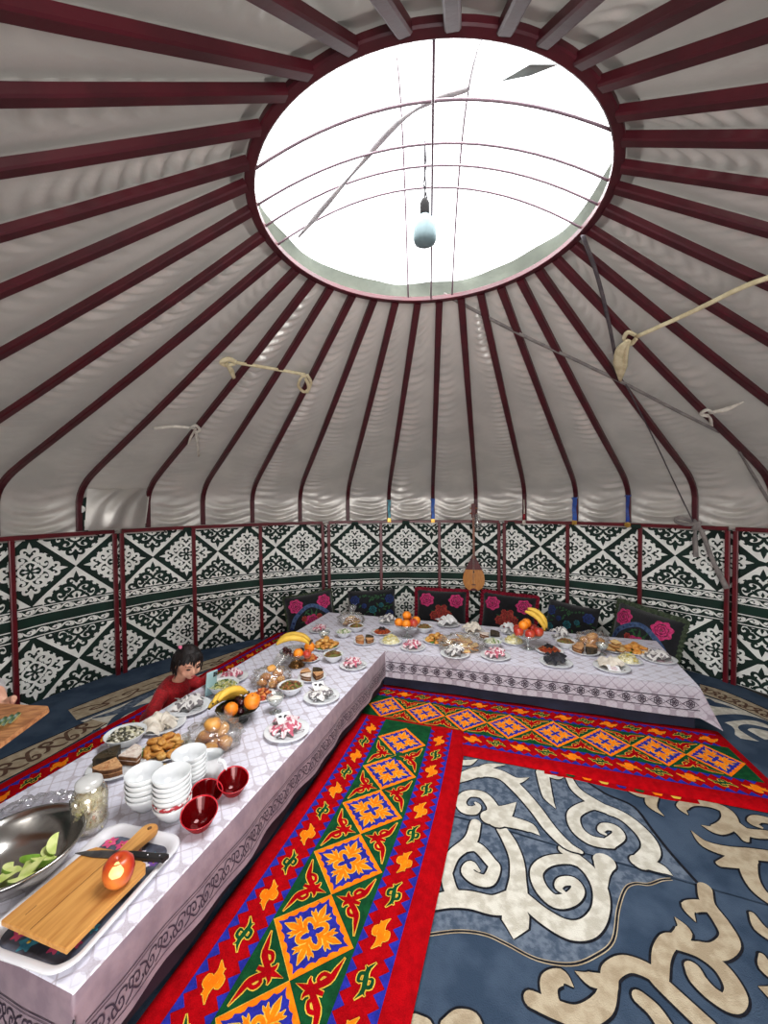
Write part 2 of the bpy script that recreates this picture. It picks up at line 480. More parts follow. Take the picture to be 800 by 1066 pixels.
# pale cloth collar folded round the roof opening
m = M()
def collar(i, j):
    a = 2*PI*i; w = noise.noise(Vector((math.cos(a)*4, math.sin(a)*4, j*2)))
    r = .835-.075*j-.010*w*j-.008*math.sin(a*9)*j*j; z = 2.872+.022*min(1, j*3)+.10*max(0, j-.2)+.008*w
    return (RCX+r*math.sin(a), CY+r*math.cos(a), z)
m.grid(collar, 160, 10, 0, wrapu=True)
tag(obj('trim_1', m, mat('collar_cloth', (112, 118, 108), .5, (96, 102, 94), 6, .3, 30, transl=.08)), 'pale cloth collar round the roof opening', 'trim', kind='structure')

# crown ring with its bent bars
t = thing('crown_ring', 'dark red round roof ring with thin bent bars crossing the white sky', 'roof ring', (RCX, CY, RZ))
m = M(); n = 96
m.bar([((RR+.006)*math.sin(2*PI*k/n), (RR+.006)*math.cos(2*PI*k/n), .0) for k in range(n+1)], .040, .030, (0, 0, 1))
obj('hoop', m, m_redpole, t)
m_bar = mat('thin_bar_paint', (112, 92, 100), .5, (100, 80, 90), 8)
def arch(p0, p1, mid_px, rad=.0048):
    a, b = P(*p0, RZ), P(*p1, RZ)
    c_ = Vector((RCX, CY, RZ)); dd = (b-a).normalized(); mdl = a+dd*(c_-a).dot(dd); hl = math.sqrt(max(.01, (RR-.004)**2-(mdl-c_).length_squared)); a, b = mdl-dd*hl, mdl+dd*hl
    n_ = (b-a).cross(Vector((0, 0, 1))).normalized()
    d = ray(*mid_px); O = Vector((0, 0, H)); tt = (a-O).dot(n_)/d.dot(n_); q = O+d*tt
    f = (q-a).dot(b-a)/(b-a).length_squared; hz = (q.z-RZ)/max(.1, 4*f*(1-f))
    hz = max(.04, min(.6, hz))
    mm = M(); o_ = Vector((RCX, CY, RZ))
    mm.tube([a.lerp(b, i/20)+Vector((0, 0, 4*hz*(i/20)*(1-i/20)))-o_ for i in range(21)], rad, 6)
    return obj('cross_bar', mm, m_bar, t)
arch((277, 214), (638, 189), (465, 149))
arch((285, 236), (627, 214), (465, 172))
arch((300, 255), (612, 238), (465, 195))
arch((277, 176), (640, 137), (450, 105), .0055)
arch((449, 309), (452, 37), (451, 149))
arch((471, 307), (505, 37), (481, 149))
arch((425, 308), (404, 46), (421, 178))
# twisted strip of cloth tied across the opening
m = M()
pa = [P(311, 247, 2.88), P(340, 213, 2.98), P(375, 172, 3.06), P(415, 128, 3.12), P(451, 105, 3.16), P(488, 93, 3.14)]
m.tube(cr_spline(pa, 5), lambda f: .006+.01*abs(math.sin(f*9)), 6, flat=.4)
tag(obj('cloth_strip', m, mat('strip_cloth', (170, 165, 165), .7, (150, 146, 148), 20)), 'twisted cloth strip slung diagonally across the roof opening', 'strap')
m = M()
m.grid(lambda i, j: tuple(P(521+62*i, 85-18*i+(1-abs(2*i-1))*(-9+12*j), 2.98)), 10, 3)
tag(obj('cloth_scrap', m, mat('scrap_cloth', (160, 172, 168), .6, (140, 150, 148), 20)), 'loose grey cloth scrap at the upper right of the roof opening', 'cloth')

# hanging bulb
t = thing('hanging_light_bulb', 'white light bulb hanging on a thin cord under the roof opening', 'light bulb', (.2, 1.95, 2.78))
m = M(); m.lathe([(0, 0), (.032, .002), (.048, .012), (.054, .03), (.055, .078), (.049, .10), (.034, .122), (.02, .135)], 24)
obj('glass_bulb', m, mat('bulb_white', (116, 134, 138), .5, (108, 126, 130), 5, spec=.2), t)
m = M(); m.lathe([(.018, .133), (.022, .14), (.022, .19), (.012, .21), (.006, .215)], 16); obj('socket', m, mat('bulb_socket', (40, 38, 38), .9, (32, 31, 31), 20, spec=.1), t)
m = M(); m.tube([(0, 0, .21), (.005, .005, .28), (0, .0, .36), (.003, 0, .47)], .004, 6); m.tube([(.012, 0, .21), (-.005, .005, .28), (.008, .0, .36), (.003, 0, .47)], .003, 6)
obj('cord', m, mat('cord_black', (36, 32, 36), .9, (28, 26, 28), 30, spec=.1), t)
# ------------------------------------------------------------------ carpets
m_blue = mat('carpet_blue', (50, 64, 82), .95, (66, 80, 98), 5, .35, 220, spec=.05)
m_blueg = mat('carpet_greyblue', (66, 78, 94), .95, (100, 110, 124), 34, .35, 220, spec=.05)
m_cream = mat('carpet_cream', (206, 202, 190), .95, (180, 174, 160), 24, .35, 220, spec=.05)
m_beige = mat('carpet_beige', (176, 162, 138), .95, (156, 140, 116), 24, .35, 220, spec=.05)
m_brown = mat('carpet_brown', (98, 74, 60), .95, (84, 62, 52), 24, .35, 220, spec=.1)
m_line = mat('carpet_line', (20, 22, 28), .95, (30, 30, 36), 60, .2, 200, spec=.1)
CM = [m_blue, m_blueg, m_cream, m_beige, m_brown, m_line]
def flat(z0):
    return lambda x, y, h: (x, y, z0+h)
def A_(x, y): return (440+x/4, 770+y/4)
def B_(x, y): return (440+x/4, 880+y/4)
def C_(x, y): return (600+x/4, 790+y/4)
def D_(x, y): return (560+x*.3, 880+y*.3)
def G_(x, y): return (700+x/8, 680+y/8)
def L_(x, y): return (x/2.667, 640+y/2.667)
def tr(fn, *pts):
    return [tuple(P(*fn(*p), .012)[:2]) for p in pts]
def carpet_stroke(m, fp, pts, w, mi=2, line=.016):
    if not isinstance(w, list): w = [w, w]
    ww = [q+line if q > .012 else q+line*.5 for q in w]
    m.stroke(fp, pts, ww, 5, .0015, 6); m.stroke(fp, pts, w, mi, .003, 6)
    for q, wi, wo in ((pts[0], w[0], ww[0]), (pts[-1], w[-1], ww[-1])):
        if wi > .018:
            for r_, mm_, h_ in ((wo/2, 5, .0013), (wi/2, mi, .0027)):
                m.k = getattr(m, 'k', 0)+1; m.poly(fp, [(q[0]+r_*math.cos(a*PI/8), q[1]+r_*math.sin(a*PI/8)) for a in range(16)], mm_, h_+(m.k % 9)*.00002)
fp = flat(.012)
# far blue carpet (beyond the seam)
def slab(m, pts, z=.012, mi=0):
    n = len(pts); b = [(p[0], p[1], .001) for p in pts]+[(p[0], p[1], z) for p in pts]
    m.add(b, [tuple(range(n, 2*n))]+[(i, (i+1) % n, n+(i+1) % n, n+i) for i in range(n)], mi, False)
s0, s1 = Vector(P(468, 847, .012)), Vector(P(800, 941, .012)); sd = (s1-s0).normalized()
s0 = s0-sd*1.2; s1 = s1+sd*.9
m = M(); q = U*1.35
slab(m, [tuple(s0[:2]), tuple(s1[:2]), tuple((s1+q)[:2]), tuple((s0+q)[:2])])
reg = tr(A_, (60, 60), (420, 95), (640, 130))+tr(C_, (60, 105), (130, 150), (240, 200), (320, 300), (400, 400), (500, 517))+tr(A_, (560, 440), (280, 352), (60, 300))
m.poly(fp, reg, 1, .0008)
m.stroke(fp, tr(C_, (50, 100), (130, 150), (240, 200), (320, 300), (400, 400), (505, 517)), .014, 5, .002); 
carpet_stroke(m, fp, tr(A_, (100, 175), (160, 160), (240, 135), (330, 150), (400, 210), (470, 290), (530, 370), (600, 440), (660, 470)), [.06, .07, .09, .08, .07, .065, .06, .05, .02])
carpet_stroke(m, fp, tr(A_, (235, 140), (280, 112), (345, 106)), [.08, .05, .005])
carpet_stroke(m, fp, tr(A_, (330, 150), (390, 172), (445, 160)), [.08, .055, .0])
carpet_stroke(m, fp, tr(A_, (310, 335), (292, 280), (250, 233), (190, 228), (160, 258), (175, 290), (212, 296), (232, 278), (218, 262)), [.10, .06, .055, .05, .055, .06, .06, .03, .01])
carpet_stroke(m, fp, tr(A_, (300, 320), (345, 300), (392, 262)), [.10, .085, .0])
carpet_stroke(m, fp, tr(A_, (280, 325), (390, 350), (450, 370), (490, 402)), [.09, .07, .06, .0])
carpet_stroke(m, fp, tr(A_, (500, 140), (512, 200), (525, 245), (556, 290)), [.07, .06, .05, .0])
carpet_stroke(m, fp, tr(A_, (510, 140), (560, 160), (590, 158)), [.05, .03, .0])
carpet_stroke(m, fp, tr(A_, (160, 98), (195, 96), (232, 82)), [.05, .05, .0])
carpet_stroke(m, fp, tr(A_, (610, 160), (640, 210), (700, 255), (780, 300))+tr(C_, (150, 225)), [.035, .05, .06, .06, .05])
carpet_stroke(m, fp, tr(C_, (270, 435), (312, 385), (285, 320), (200, 245), (100, 203))+tr(A_, (690, 278), (632, 312), (642, 372), (700, 420), (775, 435))+tr(C_, (145, 350), (178, 322), (160, 292), (120, 285), (104, 303), (128, 320)), [.07, .075, .07, .065, .065, .06, .06, .06, .06, .055, .055, .055, .05, .045, .03, .01])
carpet_stroke(m, fp, tr(C_, (255, 428), (325, 448), (365, 465), (405, 490)), [.06, .06, .045, .0])
for w, f, pts in (([.05, .05, .03], C_, ((215, 122), (265, 148), (330, 155))), ([.06, .05, .0], C_, ((318, 150), (315, 195), (368, 242))),
                  ([.0, .05, .055, .05, .06, .07, .06, .0], C_, ((468, 237), (442, 205), (478, 182), (560, 192), (625, 220), (640, 268), (585, 298), (520, 278))),
                  ([.06, .06, .05], C_, ((645, 262), (715, 308), (810, 318))), ([.01, .045, .05, .05, .05], C_, ((780, 292), (738, 268), (760, 252), (830, 270), (860, 310))),
                  ([.07, .06, .03], C_, ((668, 290), (690, 310), (705, 338))), ([.0, .05, .065, .065, .06], C_, ((478, 300), (540, 358), (640, 390), (745, 400), (850, 412))),
                  ([.065, .06, .055, .05], C_, ((715, 400), (722, 480), (760, 550), (830, 605))), ([.08, .07, .03], C_, ((710, 412), (660, 430), (600, 440)))):
    carpet_stroke(m, fp, tr(f, *pts), w, 3)
tag(obj('carpet', m, CM), 'dark blue carpet with cream scrolls lying just in front of the far red runner', 'carpet')
# near blue carpet
m = M()
q0, q1 = s0-U*.008, s1-U*.008; q = U*-3.0
slab(m, [tuple((q0+q)[:2]), tuple((q1+q)[:2]), tuple(q1[:2]), tuple(q0[:2])], .010)
fp2 = flat(.010)
oln = tr(B_, (20, 372), (150, 357), (260, 370), (350, 410), (480, 475), (620, 495), (720, 460))+tr(D_, (262, 330), (280, 220), (305, 150), (340, 132), (385, 135), (430, 120), (465, 117))
m.poly(fp2, tr(B_, (20, 372))+[p for p in oln[1:]]+tr(A_, (800, 513), (560, 445), (280, 358), (60, 306)), 1, .0008)
m.stroke(fp2, oln, .014, 3, .0016); m.stroke(fp2, oln, .007, 5, .002)
carpet_stroke(m, fp2, tr(A_, (222, 348), (200, 420), (130, 480), (100, 550))+tr(B_, (98, 110), (120, 190), (160, 225)), [.05, .06, .055, .05, .05, .055, .06])
carpet_stroke(m, fp2, tr(A_, (160, 460), (225, 448), (285, 510))+tr(B_, (300, 95), (275, 145), (225, 140), (188, 110), (205, 82), (240, 112)), [.03, .055, .05, .05, .055, .06, .055, .04, .01])
carpet_stroke(m, fp2, tr(B_, (40, 240), (120, 225), (200, 228), (300, 250), (380, 232)), [.06, .07, .075, .08, .09])
carpet_stroke(m, fp2, tr(A_, (330, 372), (365, 430))+tr(B_, (392, 60), (398, 140), (392, 230)), [.05, .06, .06, .065, .09])
carpet_stroke(m, fp2, tr(B_, (388, 225), (388, 280), (386, 330), (380, 392)), [.05, .10, .095, .0])
carpet_stroke(m, fp2, tr(A_, (590, 458))+tr(B_, (632, 50), (700, 110), (742, 190), (740, 280), (690, 345), (610, 352), (520, 305), (445, 245), (395, 190)), [.05, .06, .06, .06, .06, .07, .075, .07, .065, .05])
carpet_stroke(m, fp2, tr(B_, (670, 85), (600, 58), (520, 68), (476, 110), (492, 175), (550, 232), (615, 225), (648, 188), (628, 152), (582, 152), (568, 178), (602, 206)), [.03, .05, .05, .05, .055, .06, .055, .05, .045, .04, .03, .01])
carpet_stroke(m, fp2, tr(D_, (232, 58), (228, 90), (242, 152)), [.09, .06, .0])
for w, f, pts in (([.05, .055, .06, .06, .05, .055, .055, .055, .055, .06], D_, ((-20, 535), (60, 570), (150, 595), (225, 555), (248, 490), (255, 440), (310, 412), (390, 440), (440, 490), (600, 640))),
                  ([.0, .045, .05], D_, ((128, 437), (180, 465), (250, 478))), ([.0, .05, .055, .05, .04], D_, ((127, 495), (85, 458), (42, 475), (45, 530), (80, 580))),
                  ([.05, .055, .055, .05], D_, ((425, 455), (430, 380), (455, 335), (490, 330))),
                  ([.03, .05, .055, .06, .055, .055, .06, .05], D_, ((470, 345), (560, 370), (640, 430), (688, 510), (668, 550), (610, 520), (560, 470), (540, 430))),
                  ([.0, .05, .05], D_, ((475, 248), (508, 295), (480, 340))),
                  ([.05, .05, .055, .06, .06, .055, .03], D_, ((580, 148), (590, 200), (640, 270), (668, 330), (630, 368), (570, 362), (515, 342))),
                  ([.0, .05, .05, .03], D_, ((550, 268), (525, 218), (580, 212), (620, 240))), ([.045, .05, .05], D_, ((355, 530), (405, 575), (450, 640))),
                  ([.02, .05, .04], D_, ((745, 240), (775, 290), (830, 330))), ([.02, .055, .05], D_, ((780, 385), (800, 430), (850, 470))), ([.0, .05, .05], D_, ((765, 490), (810, 515), (860, 540))),
                  ([.03, .05, .06, .04], B_, ((95, 750), (150, 725), (205, 740), (230, 790))), ([.04, .05], B_, ((-30, 735), (10, 760)))):
    carpet_stroke(m, fp2, tr(f, *pts), w, 3)
tag(obj('carpet', m, CM), 'slate blue carpet with cream and beige scrolls in the right foreground', 'carpet')
# carpets along the left wall, far and near
def band_carpet(label, base, line_strokes):
    m = M(); slab(m, [tuple(p[:2]) for p in base], .008)
    for f in line_strokes: f(m)
    tag(obj('carpet', m, CM), label, 'carpet')
f3 = flat(.008)
def px(*pts): return [tuple(P(x, y, .008)[:2]) for x, y in pts]
PK = [0]
def poly(pts, mi, h=.0008):
    PK[0] += 1; h += .00008*PK[0]
    return lambda m: m.poly(f3, px(*pts), mi, h)
def st(pts, w, mi, h=.002): return lambda m: m.stroke(f3, px(*pts), w, mi, h)
def wave(x0, y0, x1, y1, n, amp, w):
    """scrolling brown vine between two pixels on the floor"""
    a, b = P(x0, y0, .008), P(x1, y1, .008); d = (b-a)/n; nn = Vector((-d.y, d.x, 0)).normalized()*amp
    def f(m):
        for i in range(n):
            sg = 1 if i % 2 else -1
            o = a+d*i
            m.stroke(f3, [tuple((o+d*s+nn*(t*sg))[:2]) for s, t in ((-.1, -.9), (.3, -.8), (.6, 0), (.75, .7), (.45, .9), (.25, .5), (.4, .2), (.55, .4))], [w*.6, w, w, w, w, w, w*.8, w*.3], 4, .003)
            m.stroke(f3, [tuple((o+d*s+nn*(t*sg))[:2]) for s, t in ((.6, 0), (.85, -.6), (1.1, -.7))], [w, w, w*.5], 4, .003)
    return f
def uvp(u, v): return Vector(uv(u, v))
cutA, cutB = P(44, 726, .008), P(127, 757.5, .008)
band_carpet('blue carpet with beige vine border along the wall behind the child',
    [cutA, cutB, uvp(2.33, -1.6), uvp(4.4, -1.6), uvp(4.70, -2.62), P(290, 648, .008), P(215, 668, .008), P(110, 698, .008), P(40, 722, .008)],
    [poly([(71, 739), (120, 720), (176, 700), (230, 683), (300, 660), (300, 672), (230, 693), (180, 710), (124, 733), (80, 750)], 3),
     st([(71, 739), (120, 720), (176, 700), (230, 683), (300, 660)], .012, 5), st([(80, 750), (124, 733), (180, 710), (230, 693), (300, 671)], .012, 5),
     wave(82, 742, 296, 664, 8, .055, .018),
     poly([(84, 751), (124, 735), (180, 712), (230, 695), (300, 672), (300, 700), (160, 760), (118, 768), (100, 754)], 2),
     st([(96, 748), (125, 740), (150, 726), (176, 716)], [.02, .09, .08, .01], 1), st([(112, 760), (125, 745), (150, 735), (175, 733), (190, 740)], [.05, .07, .07, .07, .03], 0),
     st([(120, 770), (138, 750), (160, 744), (180, 748)], [.05, .06, .06, .02], 1), st([(190, 712), (225, 700), (260, 688)], [.01, .09, .02], 0)])
band_carpet('blue carpet with beige vine border at the left edge near the held board',
    [uvp(.4, -1.6), uvp(.4, -3.3), uvp(1.4, -3.75), P(-8, 736, .008), cutA, cutB, uvp(2.33, -1.6)],
    [poly([(-40, 810), (0, 791), (50, 769), (96, 749), (112, 753), (52, 788), (0, 815), (-40, 836)], 3),
     st([(-40, 809), (0, 791), (50, 769), (96, 749)], .012, 5), st([(-40, 836), (0, 815), (52, 788), (112, 753)], .012, 5),
     wave(98, 753, -30, 820, 6, .075, .022),
     poly([(-40, 840), (0, 818), (54, 790), (112, 755), (125, 760), (60, 800), (0, 835)], 2),
     st([(70, 795), (85, 780), (95, 768), (98, 760)], [.06, .06, .05, .01], 0), st([(100, 772), (112, 762), (122, 758)], [.01, .06, .02], 0)])
# carpet on the right between table and wall
gp = lambda *pts: [G_(*p) for p in pts]
band_carpet('blue carpet with cream spiral and beige borders right of the table end',
    [uvp(4.75, 1.0), P(735, 703, .008), P(770, 714, .008), P(806, 730, .008), uvp(3.2, 2.35), uvp(2.2, 2.3), uvp(2.35, 1.0)],
    [poly(gp((230, 258), (400, 305), (600, 385), (860, 500), (860, 590), (500, 430), (250, 340)), 3),
     st(gp((200, 250), (400, 305), (600, 385), (860, 500)), .012, 5), st(gp((200, 325), (250, 340), (500, 430), (860, 590)), .012, 5),
     wave(*G_(240, 290), *G_(840, 535), 7, .05, .018),
     poly(gp((240, 345), (500, 432), (860, 592), (860, 900), (480, 690), (300, 480)), 2),
     st(gp((260, 380), (330, 420), (430, 440), (565, 478)), [.10, .10, .06, .0], 0),
     st(gp((300, 580), (420, 545), (600, 535), (760, 570), (900, 640)), [.09, .09, .08, .06, .05], 0),
     st(gp((300, 560), (420, 610), (480, 680), (650, 775), (900, 890)), [.12, .13, .07, .06, .05], 0),
     st(gp((900, 740), (780, 740), (660, 680), (590, 630), (650, 610), (800, 640), (900, 680)), [.06, .06, .06, .05, .05, .05, .05], 0),
     poly(gp((480, 710), (600, 785), (860, 920), (860, 1040), (560, 860)), 3), st(gp((470, 700), (600, 780), (860, 915)), .02, 2, .003),
     wave(*G_(560, 830), *G_(840, 985), 4, .05, .018)])

# ------------------------------------------------------------------ red quilted runners
m_rred = mat('runner_red', (168, 4, 14), .95, (148, 3, 12), 30, .4, 260, spec=.05)
m_rblue = mat('runner_blue', (40, 44, 150), .95, (32, 36, 128), 30, .3, 260, spec=.1)
m_rgreen = mat('runner_green', (16, 74, 38), .95, (12, 60, 32), 30, .3, 260, spec=.1)
m_roran = mat('runner_orange', (246, 128, 12), .95, (232, 112, 10), 30, .3, 260, spec=.1)
m_ryel = mat('runner_yellow', (226, 186, 70), .95, (206, 164, 56), 30, .3, 260, spec=.1)
m_rdark = mat('runner_backing', (26, 12, 18), .95, (18, 9, 13), 30)
RM = [m_rred, m_rblue, m_rgreen, m_roran, m_ryel, m_rdark]
def runner(label, org, ang, length, width, thick, z, phase, bend=0, bump=0, skew=(0, 0), seed=1, per=.302):
    """s along, t across; org = centre of its near end"""
    m = M(); c, s = math.cos(ang), math.sin(ang)
    def mp(a, b, h):
        e = min(a, length-a); w = width/2-abs(b)
        rnd = 1-max(0, 1-max(0, min(e, w))/.05)**2
        k = bend*(max(0, a-length*.55)/(length*.45))**2
        zz = z-.004+(thick+.004)*(.35+.65*rnd)+bump*noise.noise(Vector((a*2.2+seed, b*3, 0)))*rnd
        aa = a+(skew[0] if a < length/2 else skew[1])*b*abs(2*a/length-1)
        return (org[0]+aa*c-(b+k)*s, org[1]+aa*s+(b+k)*c, zz+h)
    nl, nw = int(length/.03), int(width/.03)
    edges = sorted(set([0, .008, .018, .03, .045]+[width*i/nw for i in range(1, nw) if .05 < width*i/nw < width-.05]+[width-q for q in (.045, .03, .018, .008, 0)]))
    m.grid(lambda i, j: mp(length*i, -width/2+edges[int(round(j*(len(edges)-1)))], 0), nl, len(edges)-1, 0)
    # sides down to the floor
    for sg in (1, -1):
        m.grid(lambda i, j: tuple(Vector(mp(length*i, sg*width/2, 0))*(1-j)+Vector((*mp(length*i, sg*(width/2-.01*j), 0)[:2], .003))*j), nl, 2, 5)
    for e in (0, length):
        m.grid(lambda i, j: tuple(Vector(mp(e, -width/2+width*i, 0))*(1-j)+Vector((*mp(abs(e-.01*j), -width/2+width*i, 0)[:2], .003))*j), 20, 2, 5)
    G = .163; n0 = int(length/per)+2
    def seg(t0, t1, mi, h, a0=.0, a1=None):
        a1 = a1 or length
        k = int((a1-a0)/.03)
        m.add([mp(a0+(a1-a0)*i/k, t, h) for i in range(k+1) for t in (t0, t1)], [(2*i, 2*i+2, 2*i+3, 2*i+1) for i in range(k)], mi, False)
    def fan(pts, mi, h):      # polygon subdivided along straight edges, fanned from its centre
        q = []
        for i in range(len(pts)):
            a, b = pts[i], pts[(i+1) % len(pts)]
            for k in range(5): q.append((a[0]+(b[0]-a[0])*k/5, a[1]+(b[1]-a[1])*k/5))
        cx, cy = sum(p[0] for p in q)/len(q), sum(p[1] for p in q)/len(q)
        vs = [mp(cx, cy, h)]+[mp((p[0]+cx)/2, (p[1]+cy)/2, h) for p in q]+[mp(*p, h) for p in q]; n = len(q)
        m.add(vs, [(0, 1+i, 1+(i+1) % n) for i in range(n)]+[(1+i, 1+n+i, 1+n+(i+1) % n, 1+(i+1) % n) for i in range(n)], mi, False)
    E = .06
    seg(-G-.002, G+.002, 2, .0008, E, length-E)
    zz = .052
    for sg in (1, -1):
        seg(sg*.300, sg*.306, 1, .0014, E, length-E)
        for base, d in ((.165, .030), (.300, -.030)):       # blue teeth
            k = int((length-2*E)/zz)
            for i in range(k):
                a = E+i*zz
                m.add([mp(a, sg*base, .0014), mp(a+zz, sg*base, .0014), mp(a+zz/2, sg*(base+d), .0014)], [(0, 1, 2)], 1, False)
    for k in range(-1, n0):
        c0 = phase+k*per
        if E+.14 < c0 < length-E-.14:
            dd = .5*per
            fan([(c0+dd, 0), (c0, G-.004), (c0-dd, 0), (c0, -G+.004)], 3, .0016)
            # scalloped blue field
            sc = []
            for q in range(4):
                a, b = [(1, 0), (0, 1), (-1, 0), (0, -1)][q], [(0, 1), (-1, 0), (0, -1), (1, 0)][q]
                for i in range(15):
                    t = i/15; r = .84*(1+.05*math.cos(2*PI*t*5))
                    sc.append((c0+(a[0]*(1-t)+b[0]*t)*dd*r, (a[1]*(1-t)+b[1]*t)*(G-.004)*r))
            n = len(sc); m.add([mp(c0, 0, .0024)]+[mp(*p, .0024) for p in sc], [(0, 1+i, 1+(i+1) % n) for i in range(n)], 1, False)
            for wid, mi, h in ((1.0, 4, .0030), (.78, 3, .0036)):
                for q in range(4):
                    cc, ss = [(1, 0), (0, 1), (-1, 0), (0, -1)][q]
                    f = lambda x, y: (c0+(y*cc-x*ss)*dd*.74, (y*ss+x*cc)*(G-.004)*.74)
                    for pts, w in (([(0, .12), (0, .4), (0, .7), (0, .97)], [.05, .15, .22, .0]), ([(0, .38), (.16, .52), (.26, .74)], [.1, .15, .0]), ([(0, .38), (-.16, .52), (-.26, .74)], [.1, .15, .0]),
                                   ([(0, .2), (.16, .34), (.34, .32), (.36, .18), (.26, .16)], [.08, .13, .14, .13, .07]), ([(0, .2), (-.16, .34), (-.34, .32), (-.36, .18), (-.26, .16)], [.08, .13, .14, .13, .07]),
                                   ([(.12, .60), (.25, .55), (.36, .62)], [.08, .1, .0]), ([(-.12, .60), (-.25, .55), (-.36, .62)], [.08, .1, .0])):
                        m.stroke(mp, [f(*p) for p in pts], [x*dd*.74*wid+(.003 if mi == 4 else 0) for x in w], mi, h, 3)
            m.box(mp(c0, 0, .0036), (.018, .018, .001), 1, rot=Matrix.Rotation(ang+PI/4, 3, 'Z'))
            for sg in (1, -1): m.stroke(mp, [(c0+dd*sg, -.001), (c0, G-.004), ], .002, 4, .0028, 3)
        # red horns in the green triangles between two diamonds
        c1 = c0+per/2
        if E+.13 < c1 < length-E-.13:
            for sg in (1, -1):
                f = lambda x, y: (c1+x, sg*(G-.012-y))
                for extra, mi, h in ((.007, 4, .0020), (0, 0, .0028)):
                    for sx in (1, -1):
                        for pts, w in (([(sx*.118, .006), (sx*.075, .018), (sx*.04, .03), (sx*.0, .075)], [.0, .015, .022, .018]),
                                       ([(sx*.05, .026), (sx*.052, .052), (sx*.032, .064), (sx*.022, .048), (sx*.032, .042)], [.012, .013, .012, .010, .004]),
                                       ([(0, .06), (sx*.016, .085), (sx*.034, .088)], [.014, .014, .0])):
                            m.stroke(mp, [f(*p) for p in pts], [x+extra for x in w], mi, h, 3)
                    m.stroke(mp, [f(0, .03), f(0, .085), f(0, .128)], [.012+extra, .02+extra, extra*.3], mi, h, 3)
        # scroll pieces in the red border, orange and green by turns
        for sg in (1, -1):
            for j in range(2):
                cm = c0+j*per/2+per/4
                if not (E+.05 < cm < length-E-.05): continue
                g = (k*2+j) % 2
                f = lambda x, y: (cm+x, sg*.233+y*(1 if sg > 0 else -1))
                lay = ((.007, 4, .0016), (0, 2, .0024)) if g else ((.004, 4, .0016), (0, 3, .0024))
                for extra, mi, h in lay:
                    wk = 1 if g else 1.5
                    for pts, w in (([(-.06, -.016), (-.03, .002), (0, 0), (.03, -.002), (.06, .018)], [.0, .014, .018, .014, .0]), ([(-.02, .004), (-.012, .022), (.008, .022), (.006, .008)], [.01, .012, .011, .004]),
                                   ([(.02, -.004), (.012, -.022), (-.008, -.022), (-.006, -.008)], [.01, .012, .011, .004]), ([(.03, 0), (.042, -.014)], [.012, .0]), ([(-.03, 0), (-.042, .014)], [.012, .0])):
                        m.stroke(mp, [f(*p) for p in pts], [x*wk+extra for x in w], mi, h, 3)
    o = obj('quilted_runner', m, RM); return tag(o, label, 'runner carpet', 'red ornamented runners')
# far runner lies under the near one
runner('red runner with orange and blue diamonds along the front of the back table', uv(2.925, -1.3), YAW-PI/2, 2.60, .79, .022, .012, .03, per=.2955, bump=.002, skew=(0, -.12), seed=3)
runner('red runner with orange and blue diamonds down the middle, nearest the viewer', uv(.25, -.712), YAW, 2.54, .79, .036, .014, .10, per=.308, bend=.045, bump=.0025, seed=8)
runner('red runner half hidden under the left edge of the long table', uv(.3, -2.38), YAW, 4.25, .80, .03, .012, .085, bump=.003, seed=5)
# folded mat edge peeping out under the far runner
m = M(); mp = lambda a, b, h: tuple(uv(2.525-b+.01*math.sin(a*7), a, .014+h))
m.add([mp(.12+.75*i/40, t, h) for i in range(41) for t, h in ((-.1, .0), (.025, .004), (.03, -.012))], [(3*i+j, 3*i+j+1, 3*i+j+4, 3*i+j+3) for i in range(40) for j in (0, 1)], 0, False)
for i in range(8): m.poly(mp, [(.15+i*.085, .0), (.20+i*.085, .0), (.19+i*.085, .018), (.16+i*.085, .018)], [1, 2, 3, 4][i % 4], .006)
tag(obj('folded_mat', m, [m_rred, m_rblue, m_rgreen, m_roran, m_ryel]), 'thin patterned mat edge peeping out under the far red runner', 'mat')
# ------------------------------------------------------------------ tables and cloths
m_wood = mat('table_wood', (120, 84, 54), .6, (96, 66, 42), 14, .1, 30, stretch=(1, 8, 8))
U0, U1, U2 = .72, 3.24, 4.18
V0, V1, V2 = -2.075, -1.10, 1.115
def low_table(label, u0, u1, v0, v1):
    t = thing('low_table', label, 'table', uv((u0+u1)/2, (v0+v1)/2), YAW)
    lu, lv = u1-u0-.05, v1-v0-.05
    m = M(); m.box((0, 0, .32), (lu, lv, .026), 0, .006); obj('table_top', m, m_wood, t)
    for sg in (1, -1): m = M(); m.box((0, sg*(lv/2-.12), .285), (lu-.3, .022, .045)); obj('apron', m, m_wood, t)
    nu, nv = (3, 2) if lu > lv else (2, 3)
    for i in range(nu):
        for j in range(nv):
            m = M(); m.lathe([(.017, .04), (.024, .09), (.028, .2), (.030, .307)], 14, org=((i/(nu-1)-.5)*(lu-.2), (j/(nv-1)-.5)*(lv-.2), 0)); obj('leg', m, m_wood, t)
low_table('long low wooden table under the cloth on the left', U0+.02, U1-.01, V0, V1)
low_table('long low wooden table under the cloth along the back', U1+.01, U2, V0, V2)

